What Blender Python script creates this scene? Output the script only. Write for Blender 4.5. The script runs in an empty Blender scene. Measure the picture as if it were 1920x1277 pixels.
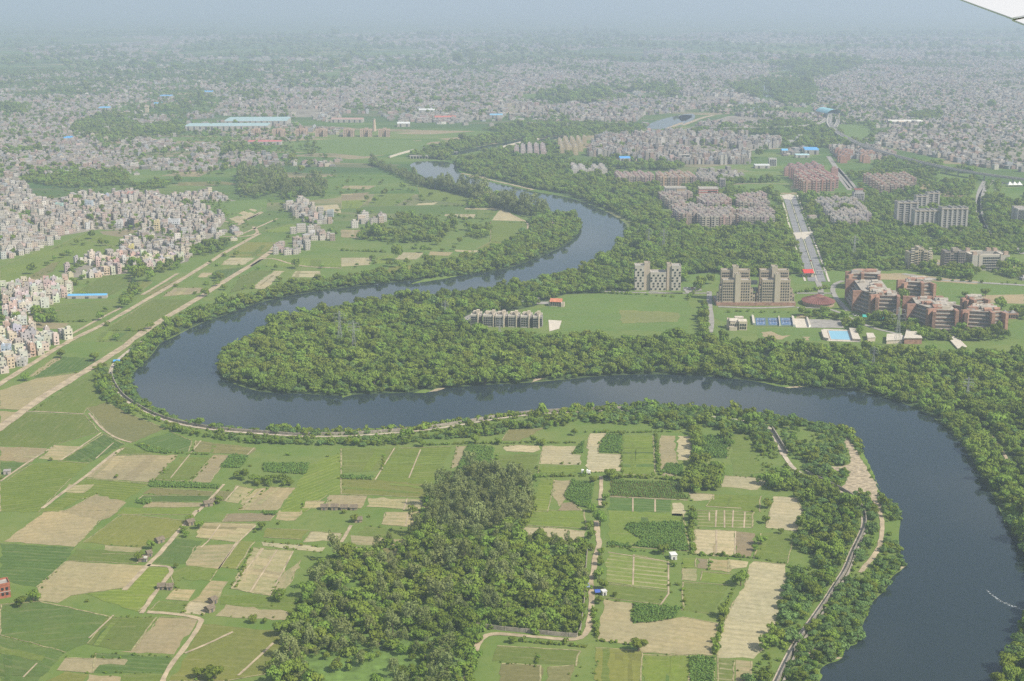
DENOISE = False
EXPO = 0.36
HAZE_C = (.575, .69, .87, 1)
HAZE_D = .00014
import bpy, math, random
import numpy as np
from mathutils import Vector, Matrix
R = random.Random(7)
rng = np.random.default_rng(7)
S = bpy.context.scene
COL = S.collection
H = 340.0                      # flying height
FP = 1920 * 50 / 36.0          # focal length in photo pixels
PITCH = math.atan((638.5 + 6) / FP)
CP, SP = math.cos(PITCH), math.sin(PITCH)

# ------------------------------------------------------------------ survey: photo pixel -> ground metres
def g(u, v, z=0.0):
    a, b = u - 960.0, -(v - 638.5)
    dx, dy, dz = a, FP * CP + b * SP, -FP * SP + b * CP
    t = (z - H) / dz
    return (dx * t, dy * t)
def gp(pts):
    return [g(u, v) for u, v in pts]
def crop(x0, y0, k=3.0):
    return lambda *pts: [(x0 + x / k, y0 + y / k) for x, y in pts]
T1, T2, T3 = crop(0, 0), crop(640, 0), crop(1280, 0)
M1, M2, M3 = crop(0, 320), crop(640, 320), crop(1280, 320)
L1, L2, L3 = crop(0, 640), crop(640, 640), crop(1280, 640)
B1, B2, B3 = crop(0, 957), crop(640, 957), crop(1280, 957)
def mpp(u, v):
    x, y = g(u, v)
    return (y * CP + H * SP) / FP
def px(x, y, z=0.0):
    d = y * CP - (z - H) * SP
    return 960 + FP * x / d, 638.5 - FP * (y * SP + (z - H) * CP) / d

def chaikin(p, n=2, closed=True):
    p = [np.array(q, float) for q in p]
    for _ in range(n):
        o = []
        m = len(p)
        if not closed: o.append(p[0])
        for i in range(m if closed else m - 1):
            a, b = p[i], p[(i + 1) % m]
            o += [a * .75 + b * .25, a * .25 + b * .75]
        if not closed: o.append(p[-1])
        p = o
    return [tuple(q) for q in p]
def inside(P, poly):
    x, y = P[:, 0], P[:, 1]
    r = np.zeros(len(P), bool)
    q = np.array(poly)
    j = len(q) - 1
    for i in range(len(q)):
        xi, yi, xj, yj = q[i][0], q[i][1], q[j][0], q[j][1]
        if yi != yj:
            c = ((yi > y) != (yj > y)) & (x < (xj - xi) * (y - yi) / (yj - yi) + xi)
            r ^= c
        j = i
    return r
def ribbon(line, w):
    p = np.array(line)
    t = np.gradient(p, axis=0)
    t /= np.maximum(np.linalg.norm(t, axis=1, keepdims=True), 1e-6)
    n = np.stack([-t[:, 1], t[:, 0]], 1)
    return [tuple(q) for q in p + n * w / 2], [tuple(q) for q in p - n * w / 2]
def ragged(poly, step, amp):
    o = []
    m = len(poly)
    for i in range(m):
        a, b = np.array(poly[i]), np.array(poly[(i + 1) % m])
        k = max(1, int(np.linalg.norm(b - a) / step))
        for j in range(k):
            q = a + (b - a) * j / k
            if j: q = q + rng.normal(0, amp, 2)
            o.append(tuple(q))
    return o

# ------------------------------------------------------------------ objects
def tag(o, label=None, cat=None, group=None, kind=None):
    if label: o['label'] = label
    if cat: o['category'] = cat
    if group: o['group'] = group
    if kind: o['kind'] = kind
    return o
def thing(name, label, cat, loc=(0, 0, 0), rz=0.0, group=None):
    o = bpy.data.objects.new(name, None)
    o.empty_display_size = 1
    COL.objects.link(o)
    o.location = loc if len(loc) == 3 else (loc[0], loc[1], 0)
    o.rotation_euler = (0, 0, rz)
    return tag(o, label, cat, group)
class MB:
    def __init__(s): s.v, s.f, s.m = [], [], []
    def add(s, vs, fs, m=0):
        b = len(s.v)
        s.v += [tuple(v) for v in vs]
        s.f += [tuple(i + b for i in f) for f in fs]
        s.m += [m] * len(fs)
        return s
    def box(s, x0, x1, y0, y1, z0, z1, m=0, top=None):
        v = [(x, y, z) for z in (z0, z1) for x, y in ((x0, y0), (x1, y0), (x1, y1), (x0, y1))]
        s.add(v, [(0, 1, 5, 4), (1, 2, 6, 5), (2, 3, 7, 6), (3, 0, 4, 7), (3, 2, 1, 0)], m)
        s.f.append(tuple(len(s.v) - 8 + i for i in (4, 5, 6, 7)))
        s.m.append(m if top is None else top)
        return s
    def prism(s, poly, z0, z1, m=0, top=None):
        n = len(poly)
        a = sum(poly[i][0] * poly[(i + 1) % n][1] - poly[(i + 1) % n][0] * poly[i][1] for i in range(n))
        if a < 0: poly = poly[::-1]
        v = [(x, y, z0) for x, y in poly] + [(x, y, z1) for x, y in poly]
        s.add(v, [(i, (i + 1) % n, n + (i + 1) % n, n + i) for i in range(n)] + [tuple(range(n - 1, -1, -1))], m)
        s.f.append(tuple(len(s.v) - n + i for i in range(n)))
        s.m.append(m if top is None else top)
        return s
    def bar(s, a, b, t, m=0):
        a, b = Vector(a), Vector(b)
        d = (b - a).normalized()
        u = d.cross(Vector((0, 0, 1)) if abs(d.z) < .9 else Vector((1, 0, 0))).normalized() * t / 2
        w = d.cross(u).normalized() * t / 2
        v = [p + q for p in (a, b) for q in (u + w, u - w, -u - w, -u + w)]
        return s.add(v, [(0, 1, 5, 4), (1, 2, 6, 5), (2, 3, 7, 6), (3, 0, 4, 7), (3, 2, 1, 0), (4, 5, 6, 7)], m)
    def cone(s, a, b, ra, rb, n=7, m=0):
        a, b = Vector(a), Vector(b)
        d = (b - a).normalized()
        u = d.cross(Vector((0, 0, 1)) if abs(d.z) < .9 else Vector((1, 0, 0))).normalized()
        w = d.cross(u).normalized()
        v = [p + (u * math.cos(6.2832 * i / n) + w * math.sin(6.2832 * i / n)) * r for p, r in ((a, ra), (b, rb)) for i in range(n)]
        return s.add(v, [(i, (i + 1) % n, n + (i + 1) % n, n + i) for i in range(n)] + [tuple(range(n, 2 * n)), tuple(range(n - 1, -1, -1))], m)
    def gable(s, x0, x1, y0, y1, z0, zr, m=0, over=.3):
        yc = (y0 + y1) / 2
        x0, x1, y0, y1 = x0 - over, x1 + over, y0 - over, y1 + over
        return s.add([(x0, y0, z0), (x1, y0, z0), (x1, y1, z0), (x0, y1, z0), (x0, yc, zr), (x1, yc, zr)],
                     [(0, 1, 5, 4), (2, 3, 4, 5), (1, 2, 5), (3, 0, 4), (3, 2, 1, 0)], m)
    def mesh(s, name, mats):
        me = bpy.data.meshes.new(name)
        me.from_pydata(s.v, [], s.f)
        for m in mats: me.materials.append(m)
        if len(mats) > 1: me.polygons.foreach_set('material_index', s.m)
        me.update()
        return me
    def build(s, name, mats, parent=None, color=None, loc=None):
        if not isinstance(mats, (list, tuple)): mats = [mats]
        o = bpy.data.objects.new(name, s.mesh(name, mats))
        COL.objects.link(o)
        if parent is not None: o.parent = parent
        if color: o.color = (*color, 1)
        if loc: o.location = loc
        return o
def np_mesh(name, V, F, mats, col=None, uv=None, mi=None):
    """V n x 3, F m x 4 quads."""
    me = bpy.data.meshes.new(name)
    n, m = len(V), len(F)
    me.vertices.add(n); me.vertices.foreach_set('co', np.asarray(V, np.float32).ravel())
    me.loops.add(m * 4); me.loops.foreach_set('vertex_index', np.asarray(F, np.int32).ravel())
    me.polygons.add(m)
    me.polygons.foreach_set('loop_start', np.arange(0, m * 4, 4, dtype=np.int32))
    me.polygons.foreach_set('loop_total', np.full(m, 4, np.int32))
    for x in mats: me.materials.append(x)
    if mi is not None: me.polygons.foreach_set('material_index', np.asarray(mi, np.int32))
    me.polygons.foreach_set('use_smooth', np.zeros(m, bool))
    me.update(calc_edges=True)
    if col is not None:
        a = me.attributes.new('Tone', 'FLOAT_COLOR', 'FACE')
        a.data.foreach_set('color', np.c_[col, np.ones(m)].astype(np.float32).ravel())
    if uv is not None:
        u = me.uv_layers.new(name='Wall')
        u.data.foreach_set('uv', np.asarray(uv, np.float32).ravel())
    return me

# ------------------------------------------------------------------ materials
def newmat(name):
    m = bpy.data.materials.new(name)
    m.use_nodes = True
    t = m.node_tree
    b = t.nodes['Principled BSDF']
    b.inputs['Roughness'].default_value = .85
    b.inputs['Specular IOR Level'].default_value = .2
    return m, t, b
def N(t, kind, ins=None, **kw):
    n = t.nodes.new('ShaderNode' + kind)
    for k, v in kw.items(): setattr(n, k, v)
    for k, v in (ins or {}).items():
        s = n.inputs[k]
        if isinstance(v, bpy.types.NodeSocket): t.links.new(v, s)
        else: s.default_value = v
    return n
def mix(t, f, a, b, blend='MIX'):
    c = lambda v: v if isinstance(v, bpy.types.NodeSocket) else (*v, 1) if len(v) == 3 else v
    return N(t, 'Mix', {0: f, 6: c(a), 7: c(b)}, data_type='RGBA', blend_type=blend).outputs[2]
def noise(t, vec, scale, detail=4.0, rough=.6):
    return N(t, 'TexNoise', {'Vector': vec, 'Scale': scale, 'Detail': detail, 'Roughness': rough}).outputs[0]
def ramp(t, f, lo, hi, a=0.0, b=1.0):
    return N(t, 'MapRange', {0: f, 1: lo, 2: hi, 3: a, 4: b}).outputs[0]
def pos(t): return N(t, 'NewGeometry').outputs['Position']
def obc(t): return N(t, 'TexCoord').outputs['Object']
def ocol(t): return N(t, 'ObjectInfo').outputs['Color']
def math2(t, op, a, b=0.0, c=0.0): return N(t, 'Math', {0: a, 1: b, 2: c}, operation=op).outputs[0]
def setc(t, b, c): t.links.new(c, b.inputs['Base Color'])
def plain(name, c, rough=.85, spec=.2, var=.25, scale=.35):
    m, t, b = newmat(name)
    f = noise(t, pos(t), scale)
    setc(t, b, mix(t, ramp(t, f, .3, .7), [x * (1 - var) for x in c], [min(1, x * (1 + var)) for x in c]))
    b.inputs['Roughness'].default_value = rough
    b.inputs['Specular IOR Level'].default_value = spec
    return m
def tinted(name, var=.18, scale=.5, streak=True):
    """painted or plastered wall: its paint is the object's own colour."""
    m, t, b = newmat(name)
    p = pos(t)
    f = noise(t, N(t, 'Mapping', {'Vector': p, 'Scale': (1, 1, .25)}).outputs[0], scale) if streak else noise(t, p, scale)
    c = ocol(t)
    setc(t, b, mix(t, ramp(t, f, .3, .75, 0, var), c, mix(t, .5, c, (.12, .11, .10)), 'MIX'))
    return m
WALL = tinted('painted_wall', .55)
ROOFC = plain('roof_concrete', (.36, .34, .31), var=.35, scale=.25)
ROOFD = plain('roof_weathered', (.24, .23, .22), var=.4, scale=.3)
GLASS, _t, _b = newmat('window_glass')
_b.inputs['Base Color'].default_value = (.025, .03, .035, 1); _b.inputs['Roughness'].default_value = .15; _b.inputs['Specular IOR Level'].default_value = .5
METAL = tinted('sheet_metal', .3, .15)
STEEL = plain('galvanised_steel', (.33, .34, .35), .5, .5)
BRICK = plain('red_brick', (.33, .12, .075), var=.3, scale=.6)
CONC = plain('concrete', (.40, .38, .34), var=.2, scale=.2)
STONE = plain('pale_stone', (.55, .50, .42), var=.2)
DARKW = plain('dark_stone', (.10, .10, .105), var=.4)
ASPH = plain('asphalt', (.135, .138, .148), var=.25, scale=.08)
PALEA = plain('worn_asphalt', (.235, .235, .24), var=.2, scale=.08)
EMBR = plain('gravel_road', (.43, .375, .29), var=.4, scale=.2)
OLDW = plain('old_wall', (.30, .27, .22), var=.35, scale=.4)
DULLW = plain('weathered_wall', (.235, .215, .18), var=.4, scale=.4)
PAVE = plain('concrete_road', (.30, .285, .26), var=.25, scale=.15)
DIRT = plain('packed_dirt', (.385, .315, .21), var=.35, scale=.12)
SAND = plain('dry_sand', (.36, .30, .205), var=.45, scale=.3)
WHITE = plain('white_paint', (.8, .8, .78), var=.05)
THATCH = plain('old_thatch', (.17, .14, .10), var=.4, scale=1.5)
BARK = plain('bark', (.14, .105, .075), var=.3, scale=2)
TYRE = plain('rubber', (.02, .02, .02))

def leafmat(name, dark, light, hue=.03):
    m = bpy.data.materials.new(name); m.use_nodes = True
    t = m.node_tree; t.nodes.clear()
    out = N(t, 'OutputMaterial')
    oi = N(t, 'ObjectInfo')
    f = noise(t, pos(t), .35, 3)
    f2 = noise(t, pos(t), .012, 3)
    r = math2(t, 'ADD', math2(t, 'MULTIPLY', oi.outputs['Random'], .75), math2(t, 'MULTIPLY', ramp(t, f, .3, .7), .25))
    r = math2(t, 'ADD', r, ramp(t, f2, .35, .65, -.15, .3))
    c = mix(t, r, dark, light)
    h = N(t, 'HueSaturation', {'Hue': ramp(t, oi.outputs['Random'], 0, 1, .5 - hue, .5 + hue), 'Color': c}).outputs[0]
    d = N(t, 'BsdfDiffuse', {'Color': h}); tr = N(t, 'BsdfTranslucent', {'Color': h})
    s = N(t, 'MixShader', {0: .3, 1: d.outputs[0], 2: tr.outputs[0]})
    t.links.new(s.outputs[0], out.inputs[0])
    return m
LEAF = leafmat('leaf_broad', (.108, .19, .028), (.285, .36, .062))
LEAFG = leafmat('leaf_grey', (.145, .195, .058), (.28, .31, .115), .02)
LEAFS = leafmat('leaf_scrub', (.105, .19, .05), (.21, .315, .10), .015)
LEAFC = leafmat('leaf_crop', (.14, .25, .05), (.23, .35, .085), .015)

def fieldmat(name, alt, stripe=0.0, scale=1.0, patch=.3, hard=(.35, .65), pscale=.06, speck=.55, spc=(.07, .115, .03), streak=.6):
    """alt: second colour (None: darker own colour); stripes run along the object's own x."""
    m, t, b = newmat(name)
    o = obc(t); p = pos(t); c = ocol(t)
    rnd = N(t, 'ObjectInfo').outputs['Random']
    big = noise(t, p, pscale, 5, .65)
    fine = noise(t, N(t, 'Mapping', {'Vector': o, 'Scale': (.12, 1, 1)}).outputs[0], 1.1, 3)
    a = alt if alt is not None else None
    dark = mix(t, 1.0, c, (.62, .66, .6), 'MULTIPLY')
    other = dark if a is None else mix(t, .25, a, c)
    col = mix(t, ramp(t, big, .38, .66, 0, patch), c, other)
    col = mix(t, ramp(t, fine, .3, .75, 0, .35), col, dark)
    col = mix(t, ramp(t, noise(t, p, .017, 3), .42, .68, 0, .45), col, mix(t, 1.0, c, (1.25, 1.12, .95), 'MULTIPLY'))
    if stripe:
        y = N(t, 'SeparateXYZ', {0: o}).outputs[1]
        wob = math2(t, 'MULTIPLY', noise(t, o, .09, 3), 1.6)
        w = math2(t, 'SINE', math2(t, 'MULTIPLY', math2(t, 'ADD', y, wob), 6.2832 / scale))
        brk = ramp(t, noise(t, N(t, 'Mapping', {'Vector': o, 'Scale': (.05, .3, 1)}).outputs[0], 1.0, 3), .35, .6)
        f = math2(t, 'MULTIPLY', math2(t, 'MULTIPLY', ramp(t, w, hard[0], hard[1]), brk), stripe)
        col = mix(t, f, col, other if a is not None else mix(t, 1.0, c, (1.5, 1.3, 1.5), 'MULTIPLY'))
    stk = ramp(t, noise(t, N(t, 'Mapping', {'Vector': o, 'Scale': (.025, .32, 1)}).outputs[0], 1.0, 4, .65), .54, .68, 0, streak)
    col = mix(t, stk, col, mix(t, .35, (.30, .27, .14), c))
    mot = ramp(t, noise(t, p, .28, 4, .7), .32, .68, 0, .75)
    col = mix(t, mot, col, mix(t, 1.0, col, (.66, .7, .62), 'MULTIPLY'))
    sp = ramp(t, noise(t, N(t, 'Mapping', {'Vector': o, 'Scale': (.5, 1, 1)}).outputs[0], .75, 4, .7), .56, .70, 0, speck)
    col = mix(t, math2(t, 'MULTIPLY', sp, ramp(t, noise(t, p, .035, 3), .35, .6)), col, spc)
    setc(t, b, col)
    b.inputs['Specular IOR Level'].default_value = .05
    return m
# a low bank between plots
TANC = (.37, .30, .20)
F_GRASS = fieldmat('field_grass', (.20, .20, .085), patch=.35)
F_ROWS = fieldmat('field_rows', None, .6, 4.6, .3)
F_SOIL = fieldmat('field_soil', (.25, .205, .125), .45, 5.5, .55, (-.4, .9), speck=.4, spc=(.16, .14, .08))
F_WEEDY = fieldmat('field_weedy_soil', (.17, .21, .07), .6, 7.0, .6, (-.2, .7))
F_BEDS = fieldmat('field_beds', (.46, .38, .26), .95, 6.0, .3, (.45, .85))
F_PALE = fieldmat('field_pale', (.25, .22, .14), .5, 6.0, .45, (-.3, .8), speck=.8, spc=(.15, .14, .075))
# ------------------------------------------------------------------ camera, light, air
cd = bpy.data.cameras.new('camera'); cam = bpy.data.objects.new('camera', cd); COL.objects.link(cam)
cd.lens = 50; cd.sensor_width = 36; cd.clip_start = .5; cd.clip_end = 300000
cam.location = (0, 0, H); cam.rotation_euler = (math.pi / 2 - PITCH, 0, 0)
S.camera = cam
SUN_EL, SUN_AZ = math.radians(45), math.radians(-32)      # azimuth counted from the right (+x) away from the camera (+y)
sd = bpy.data.lights.new('sun', 'SUN'); sun = bpy.data.objects.new('sun', sd); COL.objects.link(sun)
sd.energy = 4.6; sd.angle = math.radians(.6); sd.color = (1, .915, .78)
d = Vector((math.cos(SUN_EL) * math.cos(SUN_AZ), math.cos(SUN_EL) * math.sin(SUN_AZ), math.sin(SUN_EL)))
sun.rotation_euler = (-d).to_track_quat('-Z', 'Y').to_euler()
sun.location = (0, 0, 2000)
W = bpy.data.worlds.new('World'); S.world = W; W.use_nodes = True
t = W.node_tree; bg = t.nodes['Background']
sky = N(t, 'TexSky', sky_type='NISHITA', sun_disc=False, sun_elevation=SUN_EL, sun_rotation=math.pi / 2 - SUN_AZ, air_density=1.1, dust_density=1.3, ozone_density=1.6)
tc = N(t, 'TexCoord').outputs['Generated']
sx = N(t, 'SeparateXYZ', {0: tc})
zz = math2(t, 'MAXIMUM', sx.outputs[2], .03)
pl = N(t, 'CombineXYZ', {0: math2(t, 'DIVIDE', sx.outputs[0], zz), 1: math2(t, 'DIVIDE', sx.outputs[1], zz)}).outputs[0]
cl = ramp(t, noise(t, pl, .8, 5, .55), .46, .60, 0, .7)
t.links.new(mix(t, cl, sky.outputs[0], (9.0, 8.9, 8.7)), bg.inputs[0])
bg.inputs[1].default_value = .088
vs = S.view_settings
vs.view_transform = 'Standard'; vs.look = 'None'; vs.exposure = EXPO; vs.gamma = 1; vs.use_curve_mapping = False
cy = S.cycles
cy.use_denoising = DENOISE
cy.max_bounces = 6; cy.diffuse_bounces = 2; cy.glossy_bounces = 2; cy.transmission_bounces = 2; cy.volume_bounces = 1; cy.transparent_max_bounces = 4
cy.caustics_reflective = False; cy.caustics_refractive = False

hz = MB().box(-70000, 70000, -3000, 95000, -1.5, H + 4)
hm = bpy.data.materials.new('hazy_air'); hm.use_nodes = True
t = hm.node_tree; t.nodes.clear()
pv = N(t, 'VolumePrincipled', {'Color': HAZE_C, 'Density': HAZE_D, 'Anisotropy': .1})
t.links.new(pv.outputs[0], N(t, 'OutputMaterial').inputs['Volume'])
tag(hz.build('haze', hm), 'pale blue summer haze lying over the whole river plain', kind='stuff')

# ------------------------------------------------------------------ ground sheet
m, t, b = newmat('plain_ground')
p = pos(t)
q = N(t, 'Mapping', {'Vector': p, 'Rotation': (0, 0, .5), 'Scale': (1 / 190, 1 / 75, 0)}).outputs[0]
vo = N(t, 'TexVoronoi', {'Vector': q, 'Scale': 1, 'Randomness': .75}, distance='CHEBYCHEV')
cs = N(t, 'SeparateXYZ', {0: vo.outputs['Color']})
plot = mix(t, ramp(t, cs.outputs[0], 0, 1), (.085, .16, .032), (.16, .21, .06))
plot = mix(t, ramp(t, cs.outputs[1], .80, .84), plot, (.30, .245, .15))
near = mix(t, ramp(t, noise(t, p, .02, 6, .65), .35, .7), (.115, .185, .04), (.18, .215, .065))
near = mix(t, ramp(t, noise(t, p, .15, 5), .5, .75, 0, .6), near, (.09, .15, .035))
yv = N(t, 'SeparateXYZ', {0: p}).outputs[1]
far = ramp(t, yv, 1900, 2600)
wood = ramp(t, noise(t, N(t, 'Mapping', {'Vector': p, 'Scale': (.5, 1, 1)}).outputs[0], .0016, 8, .68), .46, .56)
c = mix(t, far, near, mix(t, math2(t, 'MULTIPLY', wood, .7), plot, (.055, .10, .034)))
setc(t, b, c); b.inputs['Specular IOR Level'].default_value = .03
gm = MB(); gm.add([(-69000, -2900, 0), (69000, -2900, 0), (69000, 94000, 0), (-69000, 94000, 0)], [(0, 1, 2, 3)])
tag(gm.build('ground', m), kind='structure')

NZ = [0]
EXCL = []        # (polygon, bounding box) where no wood grows
def excl(poly):
    a = np.array(poly)
    EXCL.append((poly, a.min(0), a.max(0)))
def sheet(name, poly, mat, z, kind='structure', color=None, thick=None, origin=None, rz=0.0):
    o3 = origin or poly[0]
    c, s = math.cos(-rz), math.sin(-rz)
    loc = [((x - o3[0]) * c - (y - o3[1]) * s, (x - o3[0]) * s + (y - o3[1]) * c) for x, y in poly]
    a = sum(loc[i][0] * loc[i - len(loc) + 1][1] - loc[i - len(loc) + 1][0] * loc[i][1] for i in range(len(loc)))
    if a < 0: loc = loc[::-1]
    mb = MB(); mb.add([(x, y, 0) for x, y in loc], [tuple(range(len(loc)))])
    ob = mb.build(name, mat, color=color)
    ob.location = (o3[0], o3[1], z); ob.rotation_euler = (0, 0, rz)
    return tag(ob, kind=kind)

# ------------------------------------------------------------------ river
far_bank_low = [(303,640),(317,637),(373,607),(433,587),(500,563),(567,550),(640,540),(707,533),(807,522),(873,517),(957,503),(1007,483),(1057,463),(1087,437),(1092,415),(1060,402),(1030,395),(985,385),(900,368),(830,348),(790,330),(768,313)]
pond_top = [(772,304),(800,302),(850,303),(862,326),(900,338),(960,350),(1007,361)]
near_bank_up = [(1057,368),(1097,380),(1140,398),(1173,417),(1180,432),(1168,458),(1143,480),(1107,500),(1050,517),(1007,532),(940,545),(873,552),(773,560),(707,567),(640,580),(547,597),(493,617),(450,650),(420,662)]
tip = [(405,683),(417,712),(463,728),(500,737),(567,738),(633,743),(690,738),(773,737),(837,727),(940,720),(1000,717),(1107,707),(1173,702),(1273,702),(1380,710),(1430,717),(1467,727),(1513,725),(1600,733),(1653,743),(1713,763),(1757,787),(1793,820),(1813,847),(1843,900),(1867,940),(1880,970),(1900,998),(1918,1035),(1935,1070),(1950,1110),(1930,1160),(1907,1200),(1890,1240),(1870,1277),(1850,1340)]
south_bank = [(1490,1340),(1527,1277),(1543,1246),(1580,1238),(1583,1216),(1612,1205),(1613,1180),(1628,1150),(1633,1130),(1665,1103),(1670,1082),(1702,1062),(1687,1042),(1685,1000),(1690,974),(1680,945),(1650,926),(1633,885),(1611,842),(1588,810),(1560,803),(1510,796),(1485,788),(1413,778),(1323,768),(1267,768),(1140,768),(1083,774),(983,780),(933,785),(887,790),(830,799),(790,808),(673,812),(633,813),(500,809),(400,800),(327,784),(283,763),(254,735),(246,714),(248,700),(267,683),(287,663)]
river = gp(chaikin(far_bank_low + pond_top + near_bank_up + tip + south_bank, 2))
m, t, b = newmat('river_water')
b.inputs['Base Color'].default_value = (.021, .033, .038, 1)
b.inputs['Roughness'].default_value = .06; b.inputs['Specular IOR Level'].default_value = .4; b.inputs['IOR'].default_value = 1.33
hgt = noise(t, pos(t), .25, 3, .5)
bump = N(t, 'Bump', {'Height': hgt, 'Strength': .03, 'Distance': .25})
t.links.new(bump.outputs[0], b.inputs['Normal'])
WATER = m
sheet('river_water', ragged(river, 7, 1.1), WATER, .06); excl(river)
wat2 = [[(833,290),(877,281),(908,273),(950,267),(983,261),(981,269),(929,276),(887,285),(858,291)],
        [(1203,242),(1227,227),(1280,214),(1305,213),(1300,228),(1250,242)],
        T3((0,645),(70,650),(0,690),(-30,660)), T3((380,622),(400,602),(455,590),(450,620)),
        T3((430,490),(480,462),(500,515),(520,550),(450,545)), T3((470,390),(510,366),(500,402)), T3((540,388),(560,373),(625,370),(620,395),(550,400)),
        [(1000,263),(1060,254),(1062,258),(1004,267)]]
for w in wat2:
    sh_ = gp([(u, v + 8) for u, v in w]); excl(sh_); excl(gp([(u, v + 4) for u, v in w])); w = gp(chaikin(w, 1)); sheet('river_water', w, WATER, .2); excl(w)

# forest floor under the woods
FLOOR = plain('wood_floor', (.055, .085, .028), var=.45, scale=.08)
TOWNG = plain('town_earth', (.25, .225, .18), var=.35, scale=.02)

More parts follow.
